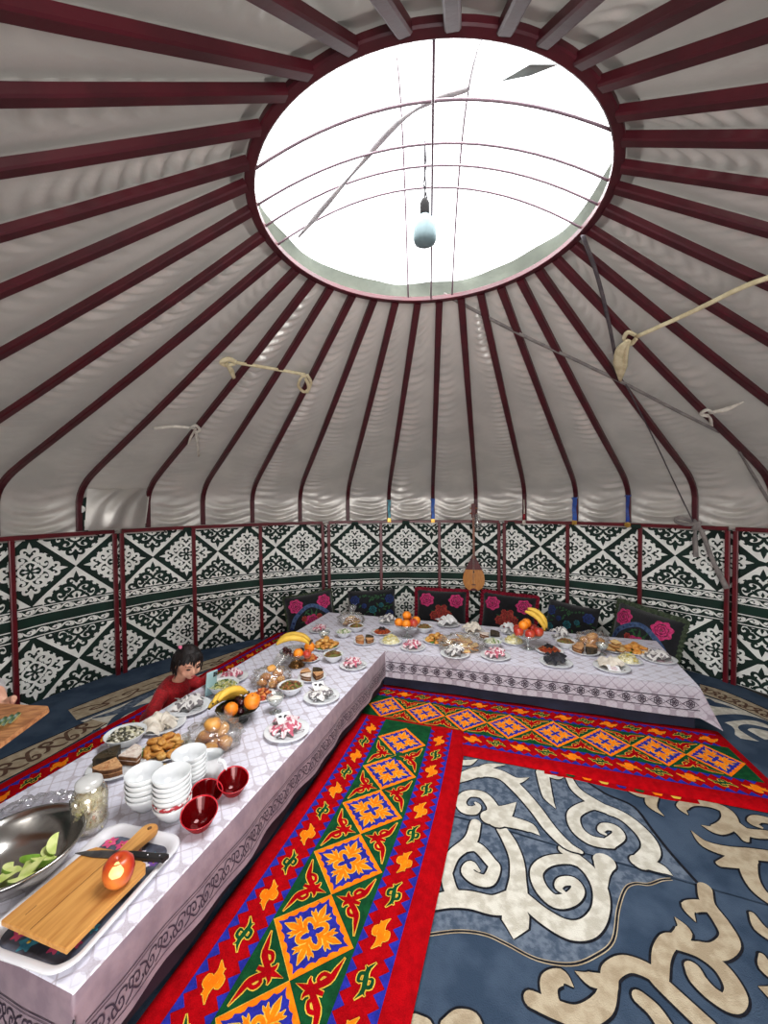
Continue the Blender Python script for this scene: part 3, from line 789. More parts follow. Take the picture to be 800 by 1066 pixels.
def lace(name, base, line, ax=(0, 1)):
    m = mat(name, base, .62, None, sheen=.2)
    nt = m.node_tree; n = nt.nodes; L = nt.links; p = n['Principled BSDF']
    tc = n.new('ShaderNodeTexCoord'); sp = n.new('ShaderNodeSeparateXYZ'); L.new(tc.outputs['Object'], sp.inputs[0])
    def mt(op, a, b=None, c=None):
        q = n.new('ShaderNodeMath'); q.operation = op
        for i, x in enumerate((a, b, c)):
            if x is None: continue
            if isinstance(x, (int, float)): q.inputs[i].default_value = x
            else: L.new(x, q.inputs[i])
        return q.outputs[0]
    k = PI/.105
    sx = mt('SINE', mt('MULTIPLY', sp.outputs[ax[0]], k)); sy = mt('SINE', mt('MULTIPLY', sp.outputs[ax[1]], k))
    d = mt('SUBTRACT', mt('ABSOLUTE', sx), mt('ABSOLUTE', sy))
    l1 = mt('LESS_THAN', mt('ABSOLUTE', d), .10)
    d2 = mt('SUBTRACT', mt('ABSOLUTE', mt('SINE', mt('MULTIPLY', sp.outputs[ax[0]], 2*k))), mt('ABSOLUTE', mt('SINE', mt('MULTIPLY', sp.outputs[ax[1]], 2*k))))
    l2 = mt('LESS_THAN', mt('ABSOLUTE', d2), .16)
    l3 = mt('GREATER_THAN', mt('MULTIPLY', mt('ABSOLUTE', sx), mt('ABSOLUTE', sy)), .80)
    msk = mt('MINIMUM', mt('ADD', mt('ADD', mt('MULTIPLY', l1, .75), mt('MULTIPLY', l2, .35)), mt('MULTIPLY', l3, .5)), 1.0)
    nz = n.new('ShaderNodeTexNoise'); nz.inputs['Scale'].default_value = 220; L.new(tc.outputs['Object'], nz.inputs['Vector'])
    msk = mt('MULTIPLY', msk, mt('ADD', mt('MULTIPLY', nz.outputs['Fac'], .9), .25))
    mx = n.new('ShaderNodeMix'); mx.data_type = 'RGBA'
    L.new(msk, mx.inputs[0]); mx.inputs[6].default_value = srgb(*base); mx.inputs[7].default_value = srgb(*line)
    L.new(mx.outputs[2], p.inputs['Base Color'])
    n2 = n.new('ShaderNodeTexNoise'); n2.inputs['Scale'].default_value = 9; L.new(tc.outputs['Object'], n2.inputs['Vector'])
    b = n.new('ShaderNodeBump'); b.inputs['Strength'].default_value = .25; b.inputs['Distance'].default_value = .02
    L.new(n2.outputs['Fac'], b.inputs['Height']); L.new(b.outputs[0], p.inputs['Normal'])
    return m
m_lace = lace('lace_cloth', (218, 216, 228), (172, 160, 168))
m_laceskirt = lace('lace_skirt_shaded', (172, 166, 174), (128, 116, 126), (1, 2))  # same lace; shade of the hanging sides is put into darker colours
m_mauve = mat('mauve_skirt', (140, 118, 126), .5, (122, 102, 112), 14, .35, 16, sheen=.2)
m_clb = mat('cloth_border_print', (58, 44, 58), .7, (48, 38, 50), 40)
m_navy = mat('navy_underskirt', (28, 32, 52), .8, (22, 25, 42), 10, .2, 20)
m_plum = mat('plum_underskirt', (40, 20, 34), .8, (30, 16, 26), 10, .2, 20)
def tablecloth(label, u0, u1, v0, v1, sides, drop, skirt, seed, style):
    """sides: set of 'n' (low u) 'f' (high u) 'l' (low v) 'r' (high v) that hang down; local x = u, y = -v"""
    cu, cv = (u0+u1)/2, (v0+v1)/2; org = uv(cu, cv, 0)
    a0, a1 = u0-cu, u1-cu; b0, b1 = -(v1-cv), -(v0-cv)      # b0 side = right (high v)
    ea0, ea1 = drop*('n' in sides), drop*('f' in sides); eb0, eb1 = drop*('r' in sides), drop*('l' in sides)
    def pt(a, b, h=0):
        xa = max(a0-a, 0, a-a1); xb = max(b0-b, 0, b-b1)
        sa = -1 if a < a0 else 1; sb = -1 if b < b0 else 1
        ca, cb = min(max(a, a0), a1), min(max(b, b0), b1)
        e = max(xa, xb); mn = min(xa, xb)
        tpar = ca if xb >= xa else cb
        rp = (.010*math.sin(tpar*9+seed)+.006*math.sin(tpar*23+seed*2)+.004*noise.noise(Vector((tpar*8, seed, e*6))))*min(1, e/drop)
        out = .012*(1-math.exp(-e/.012))+.10*e+rp+h
        x, y = ca, cb; z = 0.3385+.0008*noise.noise(Vector((a*6, b*6, seed)))
        if e > 0:
            z -= max(0, e-.004)+.22*mn
            if xa >= xb: x += sa*out; y += sb*mn*.55
            else: y += sb*out; x += sa*mn*.55
        else: z += h
        return (x, y, z)
    m = M()
    def breaks(lo, hi, e0, e1, st):
        q = []
        if e0: q += [lo-e0+e0*i/9 for i in range(9)]+[lo-.008, lo-.003]
        n = int((hi-lo)/st); q += [lo+(hi-lo)*i/n for i in range(n+1)]
        if e1: q += [hi+.003, hi+.008]+[hi+e1*i/9 for i in range(1, 10)]
        return q
    A, B = breaks(a0, a1, ea0, ea1, .045), breaks(b0, b1, eb0, eb1, .045)
    vs = [pt(a, b) for a in A for b in B]; nb = len(B); fs = []
    for i in range(len(A)-1):
        for j in range(nb-1):
            ca, cb = (A[i]+A[i+1])/2, (B[j]+B[j+1])/2
            hang = ca < a0-.012 or ca > a1+.012 or cb < b0-.012 or cb > b1+.012
            m_ = 1 if hang else 0
            fs.append(((i*nb+j, (i+1)*nb+j, (i+1)*nb+j+1, i*nb+j+1), m_))
    base = len(m.v); m.v += vs
    for f, k in fs: m.f.append(f); m.mi.append(k); m.sm.append(True)
    def border(mp, lo, hi):
        L = hi-lo; n = int(L/.05)
        for e, w in style[0]: m.stroke(mp, [(lo+L*i/n, e) for i in range(n+1)], w, 2, .0025, 1, False)
        e0, e1 = style[1]; md = (e0+e1)/2; hh = (e1-e0)/2; sp = style[2]; k = int(L/sp)
        for i in range(k):
            c = lo+sp*(i+.5)
            if style[3]:   # rosettes
                m.stroke(mp, [(c-sp*.5, md), (c, e0), (c+sp*.5, md), (c, e1), (c-sp*.5, md)], .0035, 2, .0025, 3, False)
                m.stroke(mp, spiral(c, md, hh*.5, hh*.5, 0, 2*PI, 10), .004, 2, .0025, 1, False)
                m.stroke(mp, spiral(c, md, hh*.2, hh*.2, 0, 2*PI, 6), .006, 2, .0025, 1, False)
                for q in range(4): 
                    an = PI/4+q*PI/2; m.stroke(mp, [(c+hh*.5*math.cos(an), md+hh*.5*math.sin(an)), (c+hh*.85*math.cos(an), md+hh*.85*math.sin(an))], .006, 2, .0025, 1, False)
            else:          # running scrolls
                sg = 1 if i % 2 else -1
                m.stroke(mp, [(c-sp*.6, md-sg*hh*.8), (c-sp*.2, md-sg*hh*.4), (c, md+sg*hh*.6), (c+sp*.3, md+sg*hh*.5), (c+sp*.3, md-sg*.1*hh), (c+sp*.1, md-sg*.1*hh), (c+sp*.12, md+sg*hh*.2)], .005, 2, .0025, 3)
                m.stroke(mp, [(c-sp*.1, md-sg*hh*.2), (c+sp*.2, md-sg*hh*.75), (c+sp*.55, md-sg*hh*.6), (c+sp*.5, md-sg*hh*.2)], .005, 2, .0025, 3)
                m.stroke(mp, [(c, md+sg*hh*.6), (c-sp*.25, md+sg*hh*.75), (c-sp*.3, md+sg*.1*hh), (c-sp*.1, md)], .005, 2, .0025, 3)
    if 'r' in sides: border(lambda t, e, h: pt(t, b0-e, .0025), a0+.01 if 'R' not in sides else a0, a1-.01)
    if 'n' in sides: border(lambda t, e, h: pt(a0-e, t, .0025), b0+.01, b1-.01)
    if 'l' in sides: border(lambda t, e, h: pt(t, b1+e, .0025), a0+.01, a1-.01)
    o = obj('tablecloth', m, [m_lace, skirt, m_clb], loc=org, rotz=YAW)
    tag(o, label, 'tablecloth', 'lace tablecloths')
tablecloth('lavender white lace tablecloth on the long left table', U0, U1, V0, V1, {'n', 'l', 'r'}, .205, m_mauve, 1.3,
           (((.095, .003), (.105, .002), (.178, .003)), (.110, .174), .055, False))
# back cloth: only the part right of the left table hangs at the front; drawn as its own straight skirt
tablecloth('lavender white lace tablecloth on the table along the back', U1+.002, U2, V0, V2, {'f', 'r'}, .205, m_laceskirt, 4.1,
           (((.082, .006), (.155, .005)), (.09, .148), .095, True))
m = M(); org = uv(U1, V1+.012, 0); LB = V2-V1-.012
def fpt(t, e, h=0):
    rp = (.008*math.sin(t*7+1)+.0025*math.sin(t*19))*min(1, e/.2)
    mn = max(0, t-LB)
    out = .012*(1-math.exp(-e/.012))+.08*e+rp+h+mn*.18
    z = .3385-max(0, e-.004)-.22*min(mn, e)
    return (-out, -(min(t, LB)+min(mn, e)*.55), z)
ts = [LB*i/46 for i in range(47)]+[LB+.205*i/8 for i in range(1, 9)]
es = [0, .003, .008, .02]+[.02+.185*i/9 for i in range(1, 10)]
vs = [fpt(t, e) for t in ts for e in es]; ne = len(es)
m.add(vs, [(i*ne+j, i*ne+j+1, (i+1)*ne+j+1, (i+1)*ne+j) for i in range(len(ts)-1) for j in range(ne-1) if ts[i] < LB or es[j+1] >= ts[i]-LB], 0)
mp = lambda t, e, h: fpt(t, e, .003)
for e, w in ((.082, .006), (.155, .005)): m.stroke(mp, [(.01+(LB-.01)*i/50, e) for i in range(51)], w, 1, 0, 1, False)
for i in range(int(LB/.095)):
    c = .06+.095*i; e0, e1 = .09, .148; md = .119; hh = .029
    m.stroke(mp, [(c-.047, md), (c, e0), (c+.047, md), (c, e1), (c-.047, md)], .004, 1, 0, 1, False)
    for r in (.45, .8): m.stroke(mp, spiral(c, md, hh*r, hh*r, 0, 2*PI, 10), .0045, 1, 0, 1, False)
    for q in range(6): m.stroke(mp, [(c, md), (c+hh*.8*math.cos(q*PI/3), md+hh*.8*math.sin(q*PI/3))], .005, 1, 0, 1, False)
o = obj('tablecloth_drop', m, [m_laceskirt, m_clb], loc=org, rotz=YAW); 
o.parent = bpy.data.objects['tablecloth.001']; o.matrix_parent_inverse = bpy.data.objects['tablecloth.001'].matrix_world.inverted() if False else Matrix.Identity(4)
par = bpy.data.objects['tablecloth.001']; bpy.context.view_layer.update()
o.location = (U1-(U1+.002+U2)/2, -(V1+.012-(V0+V2)/2), 0); o.rotation_euler = (0, 0, 0)
# dark underskirts hanging below the lace
def underskirt(label, mt, pts, z0=.012):
    m = M(); n = len(pts)
    for a, b in zip(pts, pts[1:]):
        a, b = Vector(a), Vector(b); k = max(2, int((b-a).length/.04)); nn = Vector((-(b-a).y, (b-a).x, 0)).normalized()
        m.grid(lambda i, j: tuple(a.lerp(b, i)+nn*(.008*math.sin(i*k*.5)*j)+Vector((0, 0, .30-(.30-z0)*j))), k, 4, 0)
    tag(obj('underskirt', m, mt), label, 'cloth')
underskirt('dark plum underskirt below the mauve edge of the left table', m_plum, [uv(U1, V1-.012), uv(U0+.02, V1-.012), uv(U0+.02, V0+.02), uv(U1, V0+.02)], .045)
underskirt('navy underskirt below the lace along the back table', m_navy, [uv(U1+.015, V1-.01), uv(U1+.015, V2-.015), uv(U2-.015, V2-.015)], .045)

# ------------------------------------------------------------------ cushions
m_black = mat('cushion_black', (14, 14, 18), .95, (20, 20, 26), 30, .3, 200, sheen=.3)
m_pink = mat('embroidery_pink', (206, 60, 118), .85, (170, 36, 90), 50); m_rose = mat('embroidery_rose', (190, 72, 62), .85, (150, 48, 44), 50)
m_pinkd = mat('embroidery_pink_dark', (128, 20, 70), .85, (110, 16, 60), 50); m_rosed = mat('embroidery_rose_dark', (112, 30, 30), .85, (90, 24, 26), 50); m_leaf = mat('embroidery_leaf', (50, 96, 56), .85, (36, 74, 44), 50); m_bband = mat('embroidery_blue', (74, 96, 134), .85, (54, 74, 112), 40)
m_dblue = mat('embroidery_navy', (36, 56, 118), .85, (28, 44, 92), 40); m_teal = mat('embroidery_teal', (36, 110, 118), .85, (28, 86, 96), 40)
m_fg = mat('fringe_green', (70, 82, 60), .95, (46, 56, 42), 60, .5, 200); m_fr = mat('fringe_red', (134, 12, 40), .95, (104, 8, 30), 60, .5, 200); m_fk = mat('fringe_black', (20, 24, 34), .95, (30, 34, 46), 60, .4, 200)
def cushion(label, cen, yaw, tilt, roll, w, h, style, fr_mat, fr):
    t = thing('cushion', label, 'cushion', cen, group='embroidered cushions along the wall')
    t.rotation_euler = (Matrix.Rotation(yaw, 3, 'Z') @ Matrix.Rotation(PI/2-tilt, 3, 'X') @ Matrix.Rotation(roll, 3, 'Z')).to_euler()
    th = .085
    def surf(x, y, sg):   # x,y in [-1,1]
        e = max(0, 1-abs(x)**3.2)**.5*max(0, 1-abs(y)**3.2)**.5
        k = 1-.05*(abs(x)**2*abs(y)**2); pin = 1-.05*(1-abs(x)**2)*abs(y)**6
        return Vector((x*w/2*(1-.05*(1-y*y)*abs(x)**6), y*h/2*pin, sg*th*e*(1+.12*noise.noise(Vector((x*2, y*2, w*9))))))
    m = M()
    m.grid(lambda i, j: tuple(surf(2*i-1, 2*j-1, 1)), 26, 22, 0); m.grid(lambda i, j: tuple(surf(1-2*i, 2*j-1, -1)), 16, 14, 0)
    mp = lambda x, y, hh: tuple(surf(max(-.98, min(.98, x)), max(-.98, min(.98, y)), 1)+Vector((0, 0, hh)))
    rr = random.Random(hash(label) % 999 if False else len(label)*7+int(w*1000))
    def rose(cx, cy, r, mi):
        dk = {1: 7, 2: 8}.get(mi, 0)
        for ring_, n in ((.86, 7), (.55, 5), (.24, 3)):
            for q in range(n):
                a = 2*PI*q/n+ring_*3; a2 = a+2*PI/n*1.05
                for rr_, wd, mm_, hh_ in ((1, .46, mi, .003), (.72, .13, dk, .0042)):
                    m.stroke(mp, [(cx+r*ring_*rr_*math.cos(a), cy+r*ring_*rr_*1.2*math.sin(a)), (cx+r*ring_*rr_*1.18*math.cos((a+a2)/2), cy+r*ring_*rr_*1.4*math.sin((a+a2)/2)), (cx+r*ring_*rr_*math.cos(a2), cy+r*ring_*rr_*1.2*math.sin(a2))], [r*wd*.5, r*wd, r*wd*.5], mm_, hh_+.0006*(1-ring_), 3)
    def leaf(x0, y0, x1, y1, wd, mi): m.stroke(mp, [(x0, y0), ((x0+x1)/2+.03, (y0+y1)/2+.03), (x1, y1)], [0, wd, 0], mi, .0025, 3)
    if style in ('rose_band', 'rose'):
        for sx in (1, -1):
            rose(sx*.58, .50, .25, 1)
            for a in (-.6, .5, 1.5, 2.4): leaf(sx*.56, .48, sx*.56+.3*math.cos(a), .48+.34*math.sin(a), .09, 3)
        if style == 'rose_band':
            arc = [(-.86, -.5), (-.66, -.05), (-.3, .30), (0, .42), (.3, .30), (.66, -.05), (.86, -.5)]
            m.stroke(mp, arc, .17, 4, .004, 5)
            for q in range(13):
                f = q/12*5.999; k_ = int(f); x_ = arc[k_][0]+(arc[k_+1][0]-arc[k_][0])*(f-k_); y_ = arc[k_][1]+(arc[k_+1][1]-arc[k_][1])*(f-k_); rose(x_, y_, .05, 5)
            rose(0, -.35, .26, 1); rose(-.3, -.15, .1, 2); rose(.3, -.15, .1, 2)
            for a in range(10): leaf(.45*math.cos(a), -.2+.4*math.sin(a), .45*math.cos(a)+.18*math.cos(a*2), -.2+.4*math.sin(a)+.2*math.sin(a*2), .07, 3)
        else:
            for x, y, r in ((0, -.05, .2), (-.24, -.28, .17), (.24, -.2, .15), (.05, -.5, .17), (-.12, .14, .09), (.12, .16, .09)): rose(x, y, r, 2)
        for a in range(7): leaf(0, -.3, .5*math.cos(a*PI/6), -.3+.6*math.sin(a*PI/6), .1, 3)
    else:
        for x, y, r, mi in ((-.72, .5, .17, 5), (.72, .5, .17, 5), (-.7, -.3, .15, 6), (.7, -.25, .15, 5), (0, .0, .14, 6), (-.35, .2, .09, 5), (.35, .2, .09, 6), (.0, .55, .07, 3), (.45, -.5, .12, 6), (-.4, -.5, .12, 5)): rose(x, y, r, mi)
        for q in range(26):
            x, y = rr.uniform(-.85, .85), rr.uniform(-.8, .8); a = rr.uniform(0, 6); leaf(x, y, x+.2*math.cos(a), y+.22*math.sin(a), .07, 3)
        for q in range(9): rose(-.5+q*.125, .66+.05*math.sin(q), .035, 3)
    obj('cushion_cover', m, [m_black, m_pink, m_rose, m_leaf, m_bband, m_dblue, m_teal, m_pinkd, m_rosed], t)
    m = M(); N_ = 220
    def fringe(i, j):
        a = i*4; q = int(a) % 4; f = a-int(a); x, y = [(-1+2*f, 1), (1, 1-2*f), (1-2*f, -1), (-1, -1+2*f)][q]
        p = surf(x*.985, y*.985, 1); d = Vector((x*abs(x)**5, y*abs(y)**5, 0)); d = d.normalized()
        wv = math.sin(i*N_*1.3)
        return tuple(Vector((p.x, p.y, 0))+d*(-.03+fr*(j))+Vector((0, 0, (.012*wv*j+.006*(1-j)+.018*math.sin(i*4*PI)*0))))
    m.grid(fringe, N_, 3, 0, wrapu=True)
    obj('fringe', m, fr_mat, t)
def cush_at(label, x, y, zc, w, h, roll, style, fm, fr, tilt=.22, turn=0):
    yaw = math.atan2(x-CX, -(y-CY))+PI+turn if False else math.atan2(CX-x, -(CY-y))
    # front (+z local) faces the yurt axis
    d = Vector((CX-x, CY-y, 0)).normalized(); yaw = math.atan2(d.x, -d.y)
    cushion(label, (x, y, zc), yaw+turn, tilt, roll, w, h, style, fm, fr)
cush_at('black cushion with pink roses, blue band and green fringe, leftmost along the wall', -.86, 4.74, .29, .56, .47, .10, 'rose_band', m_fg, .05)
cush_at('dark cushion with navy and teal flowers, second from the left along the back wall', -.15, 4.93, .29, .58, .46, .02, 'navy', m_fk, .015)
cush_at('black cushion with orange roses and red ruffle, left of the hanging lute', .68, 4.93, .275, .60, .46, -.02, 'rose', m_fr, .07)
cush_at('black cushion with orange roses and red ruffle, right of the hanging lute behind bananas', 1.42, 4.72, .265, .60, .46, -.04, 'rose', m_fr, .07)
cush_at('dark cushion with blue and teal flowers, second from the right along the wall', 1.98, 4.36, .255, .56, .45, -.03, 'navy', m_fk, .015, turn=-.25)
cush_at('black cushion with blue zigzag band and green fringe, rightmost along the wall', 2.44, 3.85, .29, .66, .50, -.06, 'rose_band', m_fg, .075, turn=-.35)

# ------------------------------------------------------------------ lute on the wall
m_lutef = mat('lute_top_wood', (196, 130, 56), .35, (170, 104, 40), 12, .05, 40, stretch=(14, 2, 1.2), coat=.3)
m_luted = mat('lute_dark_wood', (92, 22, 22), .35, (74, 16, 18), 14, coat=.3); m_lutes = mat('lute_side_wood', (150, 92, 42), .4, (126, 74, 34), 10, coat=.3)
m_string = mat('lute_string', (210, 205, 190), .4, (190, 186, 170), 30)
lp = cyl(17.0, .515, .115)
t = thing('hanging_lute', 'two string pear shaped wooden lute hanging on the back wall', 'musical instrument', lp, math.radians(-17.0))
def lw(z):   # half width of the pear
    for (a, wa), (b, wb) in zip(LWP, LWP[1:]):
        if a <= z <= b: f = (z-a)/(b-a); f = f*f*(3-2*f) if False else f; return wa+(wb-wa)*f
    return LWP[-1][1]
LWP = [(0, .035), (.01, .065), (.04, .1), (.09, .123), (.14, .128), (.20, .118), (.27, .09), (.33, .06), (.39, .028), (.42, .018)]
zs = sorted(set([p[0] for p in LWP]+[.42*i/30 for i in range(31)]))
m = M()
m.add([(x*lw(z), .0, z) for z in zs for x in (-1, -.5, 0, .5, 1)], [(i*5+j, i*5+j+1, i*5+j+6, i*5+j+5) for i in range(len(zs)-1) for j in range(4)], 0, False)
obj('sound_board', m, m_lutef, t, loc=(0, -.045, 0))
m = M(); m.grid(lambda i, j: (lw(.42*i)*math.cos(PI*j), .075*math.sin(PI*j)**.8*(lw(.42*i)/.128)**.7, .42*i), 34, 14)
obj('bowl_back', m, m_lutes, t, loc=(0, -.045, 0))
m = M(); zs2 = [z for z in zs if z >= .245]
m.add([(x*lw(z)*1.01, -.048, z) for z in zs2 for x in (-1, 1)], [(2*i, 2*i+1, 2*i+3, 2*i+2) for i in range(len(zs2)-1)], 0, False)
obj('shoulder_inlay', m, m_luted, t)
m = M(); m.lathe([(0, 0), (.011, 0), (.010, .0015), (0, .0018)], 14); m.xf(Matrix.Translation((0, -.046, .225)) @ Matrix.Rotation(PI/2, 4, 'X')); obj('sound_hole', m, mat('lute_hole', (26, 12, 10), .7, (18, 8, 8), 20), t)
m = M(); m.poly(lambda a, b, h: (a, -.0475, b), [(-.05, .0), (.05, .0), (.03, .022), (0, .034), (-.03, .022)], 0, 0); obj('tail_inlay', m, m_luted, t)
m = M(); m.bar([(0, -.04, .38), (0, -.045, .60), (0, -.05, .87)], .026, .022, (0, -1, 0)); obj('neck', m, mat('lute_neck', (142, 74, 46), .4, (120, 60, 38), 12, coat=.2), t)
m = M(); m.box((0, -.05, .95), (.05, .02, .17), 0, .008); hd = obj('peg_head', m, m_luted, t)
for z_ in (.92, .98): m = M(); m.tube([(-.045, -.05, z_), (.045, -.05, z_)], .007, 8); obj('peg', m, m_lutes, hd)
m = M()
for x in (-.006, .006): m = M(); m.tube([(x, -.056, .05), (x, -.062, .5), (x, -.064, .9)], .0012, 4); obj('string', m, m_string, t)
m = M(); m.box((0, -.052, .075), (.05, .010, .008)); obj('bridge', m, m_luted, t)
m_bag = film('clear_plastic', (246, 246, 244), .30, .16, .05)
m = M(); m.ell((0, 0, .0), (.045, .04, .10), 0, 16, 12, nz=.35, nf=25)
tag(obj('plastic_bag', m, m_bag, loc=cyl(17.8, 1.325, .17)), 'small clear plastic bag hanging over the lute head', 'bag')

# ------------------------------------------------------------------ things hanging on the roof poles
m_gold = mat('medal_gold', (200, 160, 80), .35, (170, 130, 60), 20, metal=.7)
for th, z1, z0, rgb, w, lab, sq in ((-1.6, 1.585, 1.345, (86, 160, 176), .034, 'teal medal ribbon hanging on the pole left of the bulb pole', 1), (8.1, 1.60, 1.335, (36, 96, 190), .042, 'blue medal ribbon on the pole straight below the bulb', 1),
                                (36.9, 1.60, 1.335, (40, 84, 170), .046, 'blue medal ribbon with square gold tag, second to the right of the lute', 1), (46.0, 1.62, 1.33, (34, 66, 150), .032, 'dark blue medal ribbon with round gold medal, farthest right', 0)):
    o_ = cyl(th, z0, .10); t = thing('medal', lab, 'medal', o_, math.radians(-th), 'medals on ribbons hanging from the roof poles')
    m = M()
    m.grid(lambda i, j: ((i-.5)*w*(1-.12*math.sin(PI*j))+.004*math.sin(j*9), -.012-.006*math.sin(j*7+i), .03+(z1-z0-.03)*j), 3, 14)
    m.grid(lambda i, j: ((i-.5)*w*.8+.006*math.sin(j*5+2), -.002+.004*math.sin(j*6+i), .035+(z1-z0-.035)*j), 3, 14)
    m.tube([(-.026, -.012, z1-z0), (0, -.02, z1-z0+.004), (.026, -.012, z1-z0), (.02, .03, z1-z0+.01), (-.02, .03, z1-z0+.01), (-.026, -.012, z1-z0)], .006, 6)
    obj('ribbon', m, mat('ribbon_%d' % int(th+10), rgb, .45, tuple(int(c*.8) for c in rgb), 20, sheen=.3), t)
    m = M()
    if sq: m.box((0, -.012, .008), (.046, .006, .05), 0, .003)
    else: m.lathe([(0, -.003), (.026, -.003), (.028, 0), (.026, .003), (.018, .002), (0, .004)], 20); m.xf(Matrix.Translation((0, -.012, .005)) @ Matrix.Rotation(PI/2, 4, 'X'))
    obj('medal_disc', m, m_gold, t)
m = M(); m.tube([(0, 0, .26), (.004, 0, .15), (0, 0, .02)], .006, 6, 0); m.tube([(0, 0, .10), (.0, 0, .03)], .012, 8, 1); m.ell((0, 0, .0), (.02, .015, .03), 0, 10, 8)
tag(obj('tassel_cord', m, [mat('tassel_white', (214, 206, 192), .7, (190, 180, 168), 20), mat('tassel_red', (150, 30, 40), .7, (130, 20, 32), 20)], loc=cyl(27.3, 1.33, .11)), 'small white and red tassel cord hanging between two blue ribbons', 'tassel')

# roof straps: find the point on the inner face of the roof seen at a pixel
def roof_px(px, py, off=.05):
    d = ray(px, py).normalized(); t = .6
    O = Vector((0, 0, H))
    while t < 7:
        p = O+d*t; r = math.hypot(p.x-CX, p.y-CY)
        if p.z > 1.35:
            lim = 3.215
            for a, b in zip(PROF, PROF[1:]):
                if a.y <= p.z <= b.y: lim = a.x+(b.x-a.x)*(p.z-a.y)/(b.y-a.y); break
            if p.z > 2.86: lim = .79
            if r > lim-off: return p
        elif r > 3.2-off: return p
        t += .01
    return O+d*t
m_strapc = mat('strap_cream', (208, 196, 160), .8, (188, 174, 138), 20, .3, 80); m_strapw = mat('strap_white', (214, 208, 196), .8, (190, 184, 172), 20, .3, 80)
m_strapg = mat('strap_grey', (128, 122, 118), .8, (108, 102, 100), 20, .3, 80); m_strapd = mat('strap_dark', (88, 80, 82), .8, (72, 66, 70), 20)
def strap(lab, mt, segs):
    m = M()
    for pts, w, off in segs:
        q = cr_spline([roof_px(x, y, off) for x, y in pts], 6); n = len(q)
        wl = w if isinstance(w, list) else [w, w]
        def rad(f):
            g = f*(len(wl)-1); a = min(int(g), len(wl)-2); return wl[a]*(1-g+a)+wl[a+1]*(g-a)
        dirn = Vector((CX, CY, 1.6))-q[n//2]
        m.tube(q, rad, 8, flat=.3, up=dirn)
    tag(obj('roof_strap', m, mt), lab, 'strap', 'cloth straps tied to the roof poles')
strap('cream strap tied across two poles on the left of the roof', m_strapc, [([(318, 390), (285, 384), (243, 377)], .012, .06), ([(246, 377), (238, 374), (231, 377), (236, 380), (245, 379)], [.014, .018, .02, .016, .01], .075), ([(236, 378), (241, 386), (244, 394)], [.012, .02, .014], .085),
      ([(320, 390), (324, 399), (318, 408), (311, 402), (314, 393), (320, 391)], .012, .085), ([(318, 394), (322, 402), (320, 409)], [.012, .018, .01], .09)])
strap('short white tie on the left side of the roof above the wall flap', m_strapw, [([(160, 446), (182, 444), (203, 446)], .011, .06), ([(203, 446), (205, 455), (207, 475)], [.01, .013, .014], .09), ([(204, 446), (199, 455), (196, 463)], [.01, .012, .006], .09), ([(198, 446), (204, 443), (208, 448), (202, 450)], .012, .085)])
strap('long cream strap running to a dangling loop on the right of the roof', m_strapc, [([(830, 280), (776, 298), (720, 325), (662, 351)], .012, .06), ([(662, 349), (654, 346), (650, 353), (657, 358), (663, 352)], .013, .085), ([(655, 354), (646, 365), (644, 380), (646, 397)], [.012, .03, .035, .008], .10), ([(656, 354), (651, 366), (649, 380), (646, 397)], [.01, .025, .03, .008], .11)])
strap('short white tie on the right side of the roof', m_strapw, [([(775, 418), (757, 426), (738, 430)], [.004, .016, .01], .06), ([(742, 430), (736, 427), (730, 431), (738, 433)], .012, .08), ([(736, 431), (740, 436), (741, 443)], [.009, .012, .014], .085)])
strap('grey strap slanting across the right part of the roof', m_strapg, [([(462, 306), (540, 347), (600, 375), (650, 399), (700, 425), (750, 450)], .012, .01)])
strap('dark cord running from the roof ring down to the grey strap', m_strapd, [([(607, 245), (622, 287), (634, 335), (645, 392)], .012, .03)])
strap('thin grey cord reaching from the grey strap to the knot on the rail', m_strapd, [([(652, 400), (680, 455), (705, 508), (722, 543)], .006, .05)])
strap('grey strap hanging at the right edge of the roof', m_strapg, [([(770, 470), (782, 490), (800, 520), (815, 545)], .012, .04)])
# knotted grey ribbon on the top rail
m = M()
def wl(px_, py_, off): 
    d = ray(px_, py_); k = R-off
    a = d.x**2+d.y**2; b = -2*(d.x*CX+d.y*CY); c = CX*CX+CY*CY-k*k; t = (-b+math.sqrt(b*b-4*a*c))/2/a
    return Vector((d.x*t, d.y*t, H+d.z*t))
for pts, w in (([(725, 545), (716, 541), (706, 539), (704, 543), (714, 546), (725, 546)], [.016]*2), ([(725, 545), (724, 560), (725, 580)], [.014, .022]), ([(726, 545), (733, 558), (741, 580), (757, 613)], [.014, .02, .02, .024]), ([(722, 541), (728, 548), (722, 551), (730, 543)], [.018]*2)):
    q = cr_spline([wl(x, y, .08) for x, y in pts], 6); m.tube(q, lambda f, w=w: w[min(int(f*(len(w)-1)+.5), len(w)-1)], 8, flat=.3, up=Vector((CX, CY, 1))-q[0])
tag(obj('knotted_ribbon', m, mat('ribbon_grey', (134, 126, 122), .6, (110, 104, 102), 15)), 'grey ribbon knotted on the wall rail at the right', 'ribbon')
